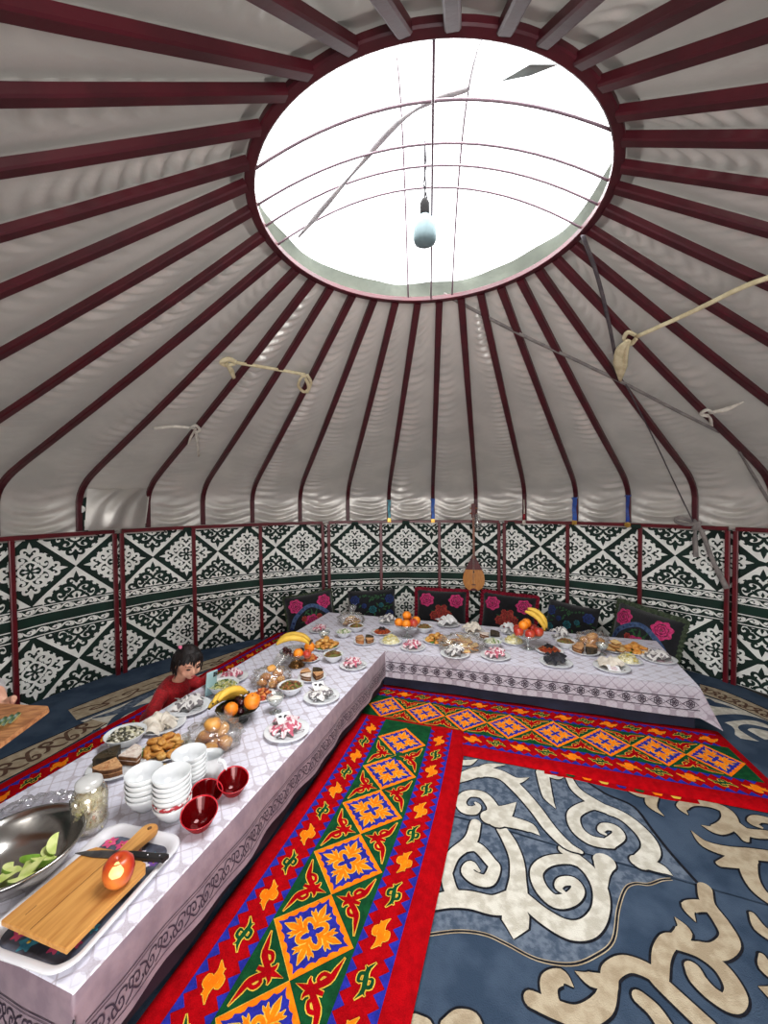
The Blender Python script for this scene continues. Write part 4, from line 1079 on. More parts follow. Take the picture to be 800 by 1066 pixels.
# zipped cloth flap above the rail on the left
t = thing('roof_flap', 'shiny grey cloth flap with zipper above the wall rail on the left', 'flap', wl(120, 552, .09))
c4 = [wl(91, 508, .075), wl(156, 507, .075), wl(151, 549, .10), wl(88, 552, .10)]; org = Vector(t.location)
m = M(); m.grid(lambda i, j: tuple(c4[0].lerp(c4[1], i).lerp(c4[3].lerp(c4[2], i), j)-org+(Vector((CX, CY, 0))-Vector((org.x, org.y, 0))).normalized()*(.05*math.sin(PI*i)*math.sin(PI*j)**.7+.012*math.sin(i*17+j*9+2*math.sin(j*4))*math.sin(PI*i))), 30, 24)
obj('flap_cloth', m, m_satin, t)
m = M(); m.tube([p-org for p in (c4[0].lerp(c4[1], .2), c4[1], c4[1].lerp(c4[2], .4), c4[1].lerp(c4[2], .9))], .01, 6, flat=.4)
zp = obj('zipper', m, mat('zipper_tape', (210, 208, 200), .6, (196, 192, 186), 20), t)
m = M(); m.box(c4[1].lerp(c4[2], .12)-org, (.03, .03, .05), 0, .008); obj('zipper_pull', m, m_strapw, zp)
m = M(); q4 = [wl(84, 520, .06), wl(93, 516, .06), wl(92, 553, .06), wl(83, 553, .06)]
m.grid(lambda i, j: tuple(q4[0].lerp(q4[1], i).lerp(q4[3].lerp(q4[2], i), j)), 4, 8, 0); 
for a in (.3, .75): m.lathe([(0, 0), (.03, 0), (.03, .002)], 12, 1, (0, 0, 0)); m.xf(Matrix.Translation(q4[0].lerp(q4[2], a)+Vector((0, -.012, 0))) @ Matrix.Rotation(PI/2, 4, 'X'), len(m.v)-36)
tag(obj('cloth_scrap', m, [m_wdark, m_wwhite]), 'narrow piece of dark ornamented felt left of the zipped flap', 'cloth')
# ------------------------------------------------------------------ tableware and food
def T(x, y, z=TZ): return P(x, y, z)
m_china = mat('white_china', (226, 228, 228), .18, (218, 220, 222), 6, spec=.6, coat=.3)
m_steel = mat('cutlery_steel', (190, 188, 190), .25, (160, 158, 162), 30, metal=.9)
m_glass = film('clear_glass', (232, 236, 234), .55, .04, .10)
m_cream_ = mat('milk_white', (240, 236, 226), .6, (230, 224, 212), 20, .3, 40)
m_nap_pink = mat('napkin_pink', (226, 206, 208), .8, (178, 88, 106), 46, detail=1, lo=.47, hi=.53)
m_nap_silver = mat('napkin_silver', (216, 212, 208), .7, (112, 106, 108), 34, detail=1, lo=.5, hi=.56)
m_nap_cream = mat('napkin_cream', (222, 214, 200), .8, (200, 188, 172), 30, .2, 60)
m_nap_black = mat('napkin_black', (24, 24, 30), .7, (38, 38, 46), 40, .3, 60)
m_nap_white = mat('napkin_white', (226, 224, 222), .8, (206, 204, 204), 30, .2, 60)
m_card = mat('card_white', (232, 230, 230), .6, (224, 222, 224), 30); m_cardp = mat('card_red_print', (170, 50, 66), .6, (150, 40, 58), 60); m_cardd = mat('card_dark_print', (60, 56, 60), .6, (44, 42, 46), 60)
NAP = {'pink': m_nap_pink, 'silver': m_nap_silver, 'cream': m_nap_cream, 'black': m_nap_black, 'white': m_nap_white}
def plate_m():
    m = M(); m.lathe([(0, .003), (.066, .003), (.068, 0), (.074, 0), (.076, .004), (.118, .016), (.121, .018), (.119, .0195), (.09, .0125), (.072, .0085), (0, .0075)], 40); return m
def bowl_m():
    m = M(); m.lathe([(0, .004), (.030, .004), (.031, 0), (.036, 0), (.037, .006), (.060, .024), (.075, .050), (.078, .054), (.075, .0545), (.058, .029), (.035, .0125), (0, .010)], 36); return m
def cup_m():     # deep footed tea bowl
    m = M(); m.lathe([(0, .004), (.024, .004), (.025, 0), (.031, 0), (.032, .008), (.052, .026), (.065, .052), (.069, .066), (.066, .0665), (.049, .030), (.030, .0135), (0, .011)], 36); return m
def plate(label, loc, r=.121, rz=0, sq=(1, 1)):
    me = cached('plate', plate_m, m_china); k = r/.121
    o = obj('plate', me, None, loc=loc, scale=(k*sq[0], k*sq[1], k**.5), rotz=rz); return tag(o, label, 'plate', 'white plates set on the tables')
def bowl(label, loc, r=.078):
    o = obj('bowl', cached('bowl', bowl_m, m_china), None, loc=loc, scale=r/.078); return tag(o, label, 'bowl', 'white bowls of salad')
def spoon_m():
    m = M(); m.ell((0, 0, .003), (.022, .015, .003), 0, 16, 6)
    m.bar([(.018, 0, .004), (.05, 0, .009), (.10, 0, .008), (.15, 0, .004)], .007, .0025, (0, 0, 1)); m.ell((.148, 0, .004), (.012, .006, .0016), 0, 12, 6); return m
def fork_m():
    m = M()
    for y in (-.0075, -.0025, .0025, .0075): m.bar([(-.022, y, .003), (0, y, .0025), (.02, y*.9, .004)], .0024, .002, (0, 0, 1))
    m.bar([(.016, 0, .004), (.03, 0, .005)], .019, .002, (0, 0, 1)); m.bar([(.028, 0, .005), (.06, 0, .009), (.10, 0, .008), (.15, 0, .004)], .006, .0025, (0, 0, 1)); m.ell((.148, 0, .004), (.012, .006, .0016), 0, 12, 6); return m
def napkin_m(seed, fan=1.2, hh=.05, rad=.08):
    def f():
        m = M(); rr = random.Random(seed)
        ph = rr.uniform(0, 6); k = rr.choice((5, 6, 7))
        def fn(i, j):
            a = PI*fan*(i-.5); r = .008+rad*j*(1+.12*math.sin(k*3*PI*i+ph))
            ruff = math.sin(k*2*PI*i+ph)
            z = .003+hh*(.25+.75*math.sin(PI*min(1, j*.8+.08)))*(.55+.45*math.cos(a*.7))+.016*ruff*j+.006*noise.noise(Vector((i*9, j*6, seed)))
            return (r*math.cos(a)-.02, r*math.sin(a)*.9+.006*ruff*j, max(.002, z*(1-.35*j)))
        m.grid(fn, 64, 12, 0)
        def fn2(i, j):    # second rumpled layer, the tail of the fold
            a = PI+1.1*(i-.5); r = .075*j
            return (r*math.cos(a)+.0, r*math.sin(a), max(.002, .022*(1-j)+.012*math.sin(i*14+seed)*j+.008))
        m.grid(fn2, 26, 8, 0)
        return m
    return f
def nap(label, loc, kind, rz, sc=1, seed=0, fan=1.2, hh=.05):
    o = obj('napkin', cached(('napkin', kind, seed % 4, fan), napkin_m(seed % 4+len(kind), fan, hh), NAP[kind]), None, loc=loc, rotz=rz, scale=sc)
    return tag(o, label, 'napkin', 'folded napkins on the plates')
def cutlery(where, loc, rz, kinds=('spoon', 'fork'), off=.045, sp=.026):
    for q, kd in enumerate(kinds):
        d = Vector((-math.sin(rz), math.cos(rz), 0))*(-off-.02*0+sp*q)+Vector((math.cos(rz), math.sin(rz), 0))*-.055
        fn = spoon_m if kd == 'spoon' else fork_m
        z = .0165
        o = obj(kd, cached(kd, fn, m_steel), None, loc=Vector(loc)+d+Vector((0, 0, z)), rotz=rz+(q-.5)*.12, scale=.85)
        tag(o, 'steel %s on the plate %s' % (kd, where), kd, 'steel cutlery on the plates')
def setting(x, y, kind, where, r=.118, rz=0, seed=0, card=None, kinds=('spoon', 'fork'), sc=1, fan=1.2, hh=.05):
    loc = T(x, y); plate('round white plate '+where, loc, r)
    n = Vector((-math.sin(rz), math.cos(rz), 0))
    nap('%s folded napkin on the plate %s' % ({'pink': 'pink patterned', 'silver': 'grey white patterned', 'cream': 'cream', 'black': 'black', 'white': 'white'}[kind], where), loc+Vector((0, 0, .012))+n*.022, kind, rz, sc, seed, fan, hh)
    if kinds: cutlery(where, loc, rz, kinds)
    if card:
        m = M(); m.box((0, 0, 0), (.085, .055, .0015), 0)
        if card == 'red':
            for q in (-.012, 0, .012): m.box((-.0, q, .001), (.05-abs(q), .003, .001), 1)
        else: m.lathe([(0, 0), (.014, 0), (.012, .002)], 12, 2, (.012, .0, .001)); m.box((-.02, .01, .001), (.02, .012, .001), 2)
        o = obj('paper_card', m, [m_card, m_cardp, m_cardd], loc=loc+Vector((0, 0, .062))+n*.05 if card != 'red' else loc+Vector((0, 0, .03))-n*.07, rot=(.75 if card != 'red' else .5, .1, rz+.2))
        tag(o, 'small white paper card %s' % where, 'card')
def chips(m, n, r, h, sz, mats, rr, dome=1, shape='chip', z0=0):
    for q in range(n):
        a = rr.uniform(0, 2*PI); d = r*math.sqrt(rr.random()); zc = z0+h*(1-(d/r)**2)*rr.uniform(.85, 1.12)+sz*.15
        rot = Matrix.Rotation(rr.uniform(0, 6), 3, 'Z') @ Matrix.Rotation(rr.uniform(-.7, .7), 3, 'X')
        c = (d*math.cos(a), d*math.sin(a), zc); mi = rr.choice(mats); s = rr.uniform(.7, 1.3)
        if shape == 'strip':
            L = sz*s*2.2; b = rot @ Vector((L, 0, 0)); c = Vector(c); k = rot @ Vector((0, L*.35, .004))
            m.tube(cr_spline([c-b*.5, c+k*.5, c+b*.5], 3), sz*.24, 5, mi)
        else: m.ell(c, (sz*s, sz*s*.7, sz*s*.42), mi, 7, 5, rot)
def heap_m(seed, r, h, cols, n, sz, shape='chip'):
    def f():
        m = M(); rr = random.Random(seed)
        m.lathe([(r, -.002), (r*.92, h*.08), (r*.7, h*.40), (r*.4, h*.72), (0, h*.85)], 22, len(cols)-1, cap=False)
        chips(m, n, r*.97, h, sz, list(range(len(cols))), rr, shape=shape); return m
    return f
PAL = {'green': [(196, 206, 160), (112, 146, 70), (226, 226, 206), (74, 108, 46), (206, 196, 120)],
       'white_green': [(224, 224, 204), (240, 238, 226), (120, 150, 84), (206, 206, 170)],
       'mushroom': [(214, 208, 190), (232, 226, 208), (96, 92, 70), (60, 60, 48), (196, 190, 160)],
       'brown': [(136, 86, 44), (166, 108, 56), (104, 62, 34), (122, 124, 60)],
       'yellow': [(222, 206, 120), (236, 224, 160), (208, 186, 92), (240, 234, 200)],
       'carrot': [(206, 92, 32), (188, 70, 24), (222, 120, 50), (150, 50, 24)],
       'redmeat': [(176, 60, 28), (206, 90, 40), (132, 38, 22), (226, 140, 70)],
       'dark': [(30, 22, 26), (48, 34, 36), (20, 16, 20)],
       'crisps': [(222, 180, 92), (206, 160, 72), (236, 204, 130)],
       'puffs': [(228, 216, 176), (240, 232, 204), (206, 186, 134), (180, 150, 100)]}
def pmats(p): return [mat('food_%s_%d' % (p, i), c, .55, tuple(int(q*.86) for q in c), 60, spec=.5) for i, c in enumerate(PAL[p])]
def salad(name, label, loc, pal, r, h, n=110, sz=.009, shape='chip', seed=1):
    o = obj(name, cached((name, pal, seed), heap_m(seed, r, h, PAL[pal], n, sz, shape), pmats(pal)), None, loc=loc)
    return tag(o, label, 'food', kind='stuff')
def bowl_of(x, y, where, name, pal, what, r=.078, seed=1, shape='chip', sz=.009, h=.03, n=110, leaf=False):
    loc = T(x, y); bowl('white bowl of %s %s' % (what, where), loc, r)
    salad(name, '%s in the white bowl %s' % (what, where), loc+Vector((0, 0, r*.50)), pal, r*.84, h, n, sz, shape, seed)
def plate_of(x, y, where, name, pal, what, r=.1, seed=1, shape='strip', sz=.011, h=.04, n=120, top=None):
    loc = T(x, y); plate('white plate of %s %s' % (what, where), loc, r)
    salad(name, '%s on the plate %s' % (what, where), loc+Vector((0, 0, .010)), pal, r*.72, h, n, sz, shape, seed)
    if top: salad('dark_topping', 'dark dried fruit on top of the %s %s' % (what, where), loc+Vector((0, .01, .010+h*.75)), 'dark', r*.34, .022, 26, .010, 'chip', seed+3)
# ---- fried pastries, buns, bread
m_past = mat('fried_pastry', (214, 154, 74), .5, (180, 114, 46), 26, .2, 60, spec=.4); m_pastl = mat('fried_pastry_light', (226, 180, 104), .5, (200, 142, 66), 26, .2, 60)
m_bun = mat('golden_bun', (216, 158, 78), .42, (190, 120, 48), 9, .1, 30, spec=.5); m_bread = mat('bread_slice', (224, 192, 136), .8, (208, 168, 104), 34, .3, 90); m_crust = mat('bread_crust', (180, 116, 54), .6, (150, 92, 40), 20)
def past_m(s):
    def f():
        m = M(); m.ell((0, 0, .011), (.033, .021, .013), 0, 18, 10, nz=.35, nf=18, seed=s, pw=.85); 
        m.tube([(-.027, -.002, .017), (0, .003, .0245), (.027, -.001, .017)], .0028, 6, 0); return m
    return f
def bun_m(s):
    def f():
        m = M(); m.ell((0, 0, 0), (.042, .038, .029), 0, 20, 12, nz=.16, nf=12, seed=s); return m
    return f
def slice_m():
    m = M(); m.box((0, 0, 0), (.075, .06, .012), 0, .004, 2); m.box((0, 0, 0), (.079, .064, .009), 1, .004, 2); return m
def pile(name, label, cat, loc, meshf, mt, n, r, dz, group, sc=1.0, seed=1, tilt=.4, h=2, nvar=4, zs=.0):
    rr = random.Random(seed); k = 0
    lay = [int(n*q) for q in (.56, .3, .14)]; lay[0] += n-sum(lay)
    for L, cnt in enumerate(lay):
        rad = r*(1-.34*L)
        for q in range(cnt):
            if q == 0 and cnt > 3: d, a = 0, 0
            else: a = 2*PI*q/max(1, cnt-(1 if cnt > 3 else 0))+rr.uniform(-.2, .2)+L*.6; d = rad*rr.uniform(.62, .95) if cnt > 1 else 0
            p = Vector(loc)+Vector((d*math.cos(a), d*math.sin(a), zs+dz*L*.95+rr.uniform(0, .004)))
            me = cached((name, cat, k % nvar), meshf(k % nvar), mt[k % len(mt)] if isinstance(mt, list) else mt)
            o = obj(name, me, None, loc=p, rot=(rr.uniform(-tilt, tilt)*.6, rr.uniform(-tilt, tilt)*.6, rr.uniform(0, 6)), scale=sc*rr.uniform(.88, 1.1)); k += 1
            tag(o, label, cat, group)
def bag(label, loc, rx, ry, h, rz=0, tail=None, seed=1, nm='plastic_bag'):
    m = M()
    m.ell((0, 0, h*.48), (rx, ry, h*.5), 0, 44, 30, nz=.34, nf=46, seed=seed, pw=.85)
    if tail: m.grid(lambda i, j: (tail[0]*j+(.012+.03*j)*math.cos(2*PI*i)+.006*math.sin(9*i*PI), tail[1]*j+(.012+.03*j)*math.sin(2*PI*i), h*.8+tail[2]*j+.01*math.sin(12*PI*i)*j), 24, 8, 0, wrapu=True)
    m.v = [(x, y, max(.001, z)) for x, y, z in m.v]
    nt = m_bag.node_tree
    tag(obj(nm, m, m_bag, loc=loc, rotz=rz), label, 'bag', 'clear plastic bags of bread')
# ---- fruit
m_or = mat('orange_peel', (238, 138, 24), .42, (226, 118, 14), 14, .25, 220, spec=.5); m_ban = mat('banana_skin', (226, 186, 74), .5, (212, 166, 58), 16, .05, 40); m_btip = mat('banana_tip', (92, 74, 40), .7, (62, 48, 28), 40)
m_appr = mat('apple_red', (176, 48, 36), .32, (206, 110, 50), 9, lo=.45, hi=.75, spec=.6); m_plum = mat('plum_dark', (70, 18, 26), .3, (44, 12, 20), 20, spec=.6); m_stem = mat('fruit_stem', (84, 64, 36), .8, (64, 48, 28), 40)
def orange_m():
    m = M(); m.lathe([(0, .0055), (.008, .001), (.02, .004), (.034, .018), (.0385, .036), (.036, .052), (.024, .067), (.010, .0725), (.004, .0715), (0, .0705)], 26); m.lathe([(.0035, .071), (.003, .0735), (0, .0738)], 8, 1); return m
def apple_m():
    m = M(); m.lathe([(0, .008), (.010, .003), (.022, .004), (.034, .018), (.040, .038), (.037, .056), (.024, .069), (.012, .0705), (.004, .066), (0, .063)], 26); m.tube([(0, 0, .063), (.002, 0, .072), (.006, 0, .080)], .0016, 6, 1); return m
def plum_m():
    m = M(); m.ell((0, 0, .017), (.018, .018, .017), 0, 14, 10); return m
def fruit(kind, loc, label, group, sc=1, rot=(0, 0, 0)):
    fn, mm, cat = {'orange': (orange_m, [m_or, m_stem], 'orange'), 'apple': (apple_m, [m_appr, m_stem], 'apple'), 'plum': (plum_m, [m_plum], 'plum')}[kind]
    o = obj(kind, cached(kind, fn, mm), None, loc=loc, scale=sc, rot=rot); return tag(o, label, cat, group)
def banana_m(ang, L=.17):
    m = M(); n = 18; pts = []; rads = []
    for i in range(n+1):
        a = (i/n-.5)*1.55; pts.append((L/1.55*math.sin(a), 0, L/1.55*(math.cos(a)-.6))); f = i/n
        rads.append(.0185*min(1, .34+2.6*f, .24+2.6*(1-f))**.75)
    m.tube(pts, rads, 6, 0, up=(0, 1, 0))
    m.tube([pts[-1], Vector(pts[-1])*1.06, Vector(pts[-1])*1.13+Vector((0, 0, .006))], [.007, .0055, .006], 6, 1); m.ell(pts[0], (.006, .006, .006), 1, 8, 6)
    return m
def banana_bunch(loc, rz, label, n=3, rot=(0, 0, 0), sc=1, L=.17, spread=.022):
    t = thing('banana_bunch', label, 'bananas', loc, group='banana bunches in the fruit bowls'); t.rotation_euler = (Matrix.Rotation(rz, 3, 'Z') @ Matrix.Rotation(rot[1], 3, 'Y') @ Matrix.Rotation(rot[0], 3, 'X')).to_euler(); t.scale = (sc,)*3
    for k in range(n):
        me = cached(('banana', L), lambda: banana_m(0, L), [m_ban, m_btip])
        obj('banana', me, None, t, loc=(0, (k-(n-1)/2)*spread*1.5, .004*k-.006*abs(k-1)), rot=((k-(n-1)/2)*-.35, 0, (k-(n-1)/2)*-.10))
def stand_m(h, r, foot=True):
    m = M(); m.lathe([(0, .006), (.052, .006), (.056, .003), (.056, 0), (.05, .0)][::-1]+[(.045, .010), (.018, .016), (.010, .03), (.0095, h*.55), (.014, h-.008), (.03, h), (r*.62, h+.012), (r*.9, h+.032), (r, h+.052), (r*.985, h+.053), (r*.88, h+.036), (r*.6, h+.017), (0, h+.006)], 32, cap=False); return m
def cake_piece(label, loc, rz, body, top, sc=1, grp=None, ang=.75, L=.10, h=.045, top2=None):
    t = thing('cake_slice', label, 'cake slice', loc, rz, grp); t.scale = (sc,)*3
    def wedge(m, z0, z1, mi, g=0):
        n = 6; top_ = [(0, 0)]+[((L+g)*math.cos(ang*(i/n-.5)), (L+g)*math.sin(ang*(i/n-.5))) for i in range(n+1)]
        k = len(top_); m.add([(x, y, z0) for x, y in top_]+[(x, y, z1) for x, y in top_], [tuple(range(k))[::-1], tuple(range(k, 2*k))]+[(i, (i+1) % k, k+(i+1) % k, k+i) for i in range(k)], mi, False)
    m = M(); wedge(m, 0, h*.45, 0); wedge(m, h*.45, h*.52, 1, .001); wedge(m, h*.52, h*.9, 0); obj('sponge', m, [body, top], t)
    m = M(); wedge(m, h*.9, h, 0, .002); 
    for q in range(10): m.ell((L*(.25+.07*q), .02*math.sin(q*2.3)*(.3+q*.07), h), (.008, .006, .004), 0, 7, 5)
    obj('icing', m, top, t)
m_ck_brown = mat('cake_brown', (128, 84, 50), .8, (96, 60, 34), 40, .3, 80); m_ck_dark = mat('cake_dark', (62, 50, 34), .7, (40, 32, 24), 40, .3, 80); m_ck_orange = mat('cake_orange', (176, 112, 62), .7, (146, 84, 42), 40, .3, 80)
m_ic_white = mat('icing_white', (228, 216, 204), .6, (206, 186, 172), 60, .2, 80); m_ic_choc = mat('icing_dark', (70, 56, 36), .5, (44, 38, 24), 40, .2, 60); m_ic_tan = mat('icing_tan', (206, 160, 112), .6, (176, 122, 78), 40, .2, 60)
def cake_plate(x, y, where, r=.1, rz=0, kinds='wdb', seed=0):
    loc = T(x, y); plate('white plate of cake slices '+where, loc, r)
    spec = {'w': (m_ck_brown, m_ic_white, 'brown cake slice with white icing'), 'd': (m_ck_dark, m_ic_choc, 'dark chocolate cake slice'), 'b': (m_ck_orange, m_ic_tan, 'orange brown cake slice with tan icing'), 'o': (m_ck_brown, m_ic_tan, 'brown cake slice with tan icing')}
    n = len(kinds)
    for q, kd in enumerate(kinds):
        a = rz+2*PI*q/n; d = Vector((math.cos(a), math.sin(a), 0))
        b, ic, lab = spec[kd]
        cake_piece('%s on the plate %s' % (lab, where), loc+d*(-.008)*0+d*.006+Vector((0, 0, .0125)), a, b, ic, r/.13, 'cake slices', ang=min(1.5, 2*PI/n-.35))
# ================================================================== left table, near to far
# steel bowl with green apple wedges
m_sbowl = mat('polished_steel', (205, 202, 196), .2, (190, 188, 184), 5, metal=1)
bc = Vector((-1.252, 1.366, TZ))
m = M(); m.lathe([(0, .003), (.10, .003), (.112, .006), (.15, .035), (.176, .075), (.186, .098), (.193, .100), (.193, .104), (.184, .103), (.173, .076), (.147, .039), (.11, .010), (.0, .0065)], 72)
tag(obj('steel_bowl', m, m_sbowl, loc=bc), 'large shiny steel mixing bowl at the left edge', 'bowl')
m_gap = mat('green_apple_flesh', (222, 228, 150), .5, (186, 204, 100), 20, spec=.5); m_gskin = mat('green_apple_skin', (120, 166, 50), .4, (150, 190, 70), 20, spec=.5)
def wedge_m():
    m = M(); n = 10
    pr = [(.028*math.sin(PI*i/n), .034*-math.cos(PI*i/n)) for i in range(n+1)]
    for k, (a0, a1) in enumerate(((-.42, .42),)):
        vs = [(r*math.cos(a), r*math.sin(a), z) for a in [a0+(a1-a0)*q/5 for q in range(6)] for r, z in pr]
        m.add(vs, [(q*(n+1)+i, (q+1)*(n+1)+i, (q+1)*(n+1)+i+1, q*(n+1)+i+1) for q in range(5) for i in range(n)], 1)
        for a in (a0, a1): m.add([(r*math.cos(a), r*math.sin(a), z) for r, z in pr], [tuple(range(n+1))], 0, False)
    return m
rr = random.Random(3)
for k, (x, y) in enumerate([(8, 912), (22, 908), (30, 900), (38, 908), (14, 900), (46, 894), (54, 886), (60, 884), (34, 890), (24, 918)]):
    q = P(x, y, TZ+.035); d = q-bc; d.z = 0
    if d.length > .115: q = bc+d.normalized()*.115
    dd = (q-bc).length; z = TZ+.028+max(0, (dd-.08))*.6+.012*(k % 2)
    o = obj('apple_wedge', cached('apple_wedge', wedge_m, [m_gap, m_gskin]), None, loc=(q.x, q.y, z), rot=(rr.uniform(1.1, 1.9), rr.uniform(-.5, .5), rr.uniform(0, 6)), scale=1.1)
    tag(o, 'pale green apple wedge in the large steel bowl', 'apple wedge', 'green apple wedges in the steel bowl')
# white tray with floral base
tc = uv(.927, -1.315, TZ); tyaw = YAW+.085
m = M()
def rrect(a, b, r, n=8):
    out = []
    for cx, cy, s in ((a-r, b-r, 0), (-a+r, b-r, 1), (-a+r, -b+r, 2), (a-r, -b+r, 3)):
        for i in range(n+1): an = PI/2*(s+i/n); out.append((cx+r*math.cos(an), cy+r*math.sin(an)))
    return out
loops = [(a-.024, b-.004, r, z) for a, b, r, z in ((.235, .150, .05, .0), (.250, .165, .06, .020), (.258, .173, .065, .024), (.256, .171, .065, .027), (.246, .161, .06, .026), (.236, .151, .055, .022), (.222, .137, .045, .006))]
L_n = len(rrect(1, 1, .1)); vs = [(x, y, z) for a, b, r, z in loops for x, y in rrect(a, b, r)]
m.add(vs, [(k*L_n+i, k*L_n+(i+1) % L_n, (k+1)*L_n+(i+1) % L_n, (k+1)*L_n+i) for k in range(len(loops)-1) for i in range(L_n)]+[tuple(range(L_n))[::-1]], 0)
t = thing('serving_tray', 'white plastic tray with floral base under the wooden cutting board', 'tray', tc, tyaw)
obj('tray_rim', m, mat('tray_white', (222, 220, 222), .35, (212, 210, 214), 6), t)
m = M(); m.add([(x, y, .0065) for x, y in rrect(.198, .133, .045)], [tuple(range(L_n))], 0, False)
rr = random.Random(12); fz = lambda x, y, h: (x, y, .0068+h)
for q in range(26):
    cx, cy = rr.uniform(-.17, .17), rr.choice((-1, 1))*rr.uniform(.05, .115); 
    if rr.random() < .35: cx, cy = rr.choice((-1, 1))*rr.uniform(.12, .17), rr.uniform(-.1, .1)
    mi = rr.choice((1, 1, 2, 3, 4)); r = rr.uniform(.014, .03)
    for p in range(6): 
        a = PI*p/3+q; m.stroke(fz, [(cx, cy), (cx+r*.5*math.cos(a), cy+r*.5*math.sin(a)), (cx+r*math.cos(a), cy+r*math.sin(a))], [.003, r*.7, .004], mi, .0004*(1+q % 3), 3)
    m.lathe([(0, .0), (r*.2, 0), (0, .001)], 8, 5, (cx, cy, .009))
obj('floral_base', m, [mat('tray_base', (96, 104, 122), .3, (60, 62, 74), 14), mat('flower_pink', (222, 90, 130), .4, (196, 60, 110), 40), mat('flower_teal', (70, 150, 170), .4, (50, 120, 150), 40), mat('flower_white', (222, 214, 222), .4, (200, 190, 206), 40), mat('flower_purple', (130, 80, 160), .4, (100, 60, 140), 40), mat('flower_yellow', (226, 190, 70), .4, (210, 170, 50), 40)], t)
# cutting board
m_board = mat('board_wood', (206, 150, 80), .45, (176, 116, 54), 5, .08, 30, stretch=(1.2, 14, 14), lo=.35, hi=.7)
def board_shape(L, W, hl, hw):
    o = [(-L/2, -W/2), (-L/2, W/2), (L/2-.02, W/2), (L/2, W/2-.02), (L/2+.01, hw*.7)]
    n = 8; o += [(L/2+hl-hw, hw)]+[(L/2+hl-hw+hw*math.sin(PI*i/n), hw*math.cos(PI*i/n)) for i in range(1, n)]+[(L/2+hl-hw, -hw), (L/2+.01, -hw*.7), (L/2, -W/2+.02), (L/2-.02, -W/2)]
    return o
bl = uv(.885, -1.307, TZ+.0295)
sh = board_shape(.272, .262, .145, .031); k = len(sh)
m = M(); th = .019; e = .003
ins = [(x*(1-.012), y*(1-.014)) for x, y in sh]
m.add([(x, y, e) for x, y in sh]+[(x, y, th-e) for x, y in sh]+[(x, y, th) for x, y in ins]+[(x, y, 0) for x, y in ins],
      [(i, (i+1) % k, k+(i+1) % k, k+i) for i in range(k)]+[(k+i, k+(i+1) % k, 2*k+(i+1) % k, 2*k+i) for i in range(k)]+[(3*k+i, 3*k+(i+1) % k, (i+1) % k, i) for i in range(k)]+[tuple(range(2*k, 3*k)), tuple(range(3*k, 4*k))[::-1]], 0, False)
m.lathe([(0, 0), (.008, 0), (.008, .0006), (0, .0006)], 16, 1, (.255, 0, th)); m.box((-.0, .02, th+.0003), (.26, .0016, .0005), 1); m.box((-.09, .08, th+.0003), (.03, .002, .0005), 1)
tag(obj('cutting_board', m, [m_board, mat('board_dark', (110, 70, 34), .6, (90, 56, 26), 20)], loc=bl, rot=(0, 0, YAW+.02)), 'wooden cutting board with handle lying across the white tray', 'cutting board')
# knife
kn0, kn1 = P(78, 888, TZ+.052), P(173, 893, TZ+.052); kd = (kn1-kn0); kyaw = math.atan2(kd.y, kd.x); kl = kd.length
t = thing('kitchen_knife', 'kitchen knife with black handle lying across the cutting board', 'knife', kn0+Vector((0, 0, -.002)), kyaw)
m = M(); bl_ = kl*.57
prf = [(0, 0), (.03, .010), (bl_*.5, .017), (bl_, .019), (bl_, -.012), (bl_*.4, -.012), (.03, -.006)]
m.add([(x, y, 0) for x, y in prf]+[(x, y, .0022) for x, y in prf], [tuple(range(7))[::-1], tuple(range(7, 14))]+[(i, (i+1) % 7, 7+(i+1) % 7, 7+i) for i in range(7)], 0, False)
obj('blade', m, mat('knife_steel', (120, 118, 118), .3, (90, 88, 90), 20, metal=.9), t)
m = M(); m.bar([(bl_-.004, .002, .001), (bl_+.02, .003, .001), (kl*.8, .0, .001), (kl*.97, .001, .001), (kl, -.003, .001)], .026, .016, (0, 0, 1))
for x in (bl_+.02, kl*.8, kl*.93): m.lathe([(0, 0), (.0035, 0), (.003, .0012), (0, .0014)], 10, 1, (x, 0, .009))
obj('knife_handle', m, [mat('handle_black', (20, 19, 20), .4, (32, 30, 30), 30), m_steel], t)
# red apple with a peeled patch
m_appbig = mat('apple_red_yellow', (186, 44, 20), .3, (222, 140, 60), 7, spec=.6, lo=.42, hi=.72, stretch=(1, 1, .5))
ap = P(124, 920, TZ+.049)
t = thing('apple', 'red yellow apple with a peeled patch on the cutting board', 'apple', ap, .0); t.scale = (1.08,)*3
m = M(); m.lathe([(0, .012), (.012, .004), (.026, .004), (.037, .020), (.042, .042), (.039, .062), (.028, .077), (.014, .080), (.005, .074), (0, .070)], 32); obj('apple_body', m, m_appbig, t)
m = M(); pv = []
for i in range(9):
    for j in range(7):
        f = j/6; a = -1.15+(i/8-.5)*1.0*math.sin(PI*(.12+.80*f))**.7; z = .050+.030*f; pr = [(.042, .042), (.039, .062), (.028, .077), (.014, .0805)]
        for (r0, z0), (r1, z1) in zip(pr, pr[1:]):
            if z <= z1 or (r1, z1) == pr[-1]: r = r0+(r1-r0)*min(1, (z-z0)/(z1-z0)); break
        pv.append(((r+.0013)*math.cos(a), (r+.0013)*math.sin(a), z+.0005))
m.add(pv, [(i*7+j, (i+1)*7+j, (i+1)*7+j+1, i*7+j+1) for i in range(8) for j in range(6)], 0)
obj('peeled_patch', m, mat('apple_flesh', (240, 220, 130), .45, (246, 232, 170), 20), t)
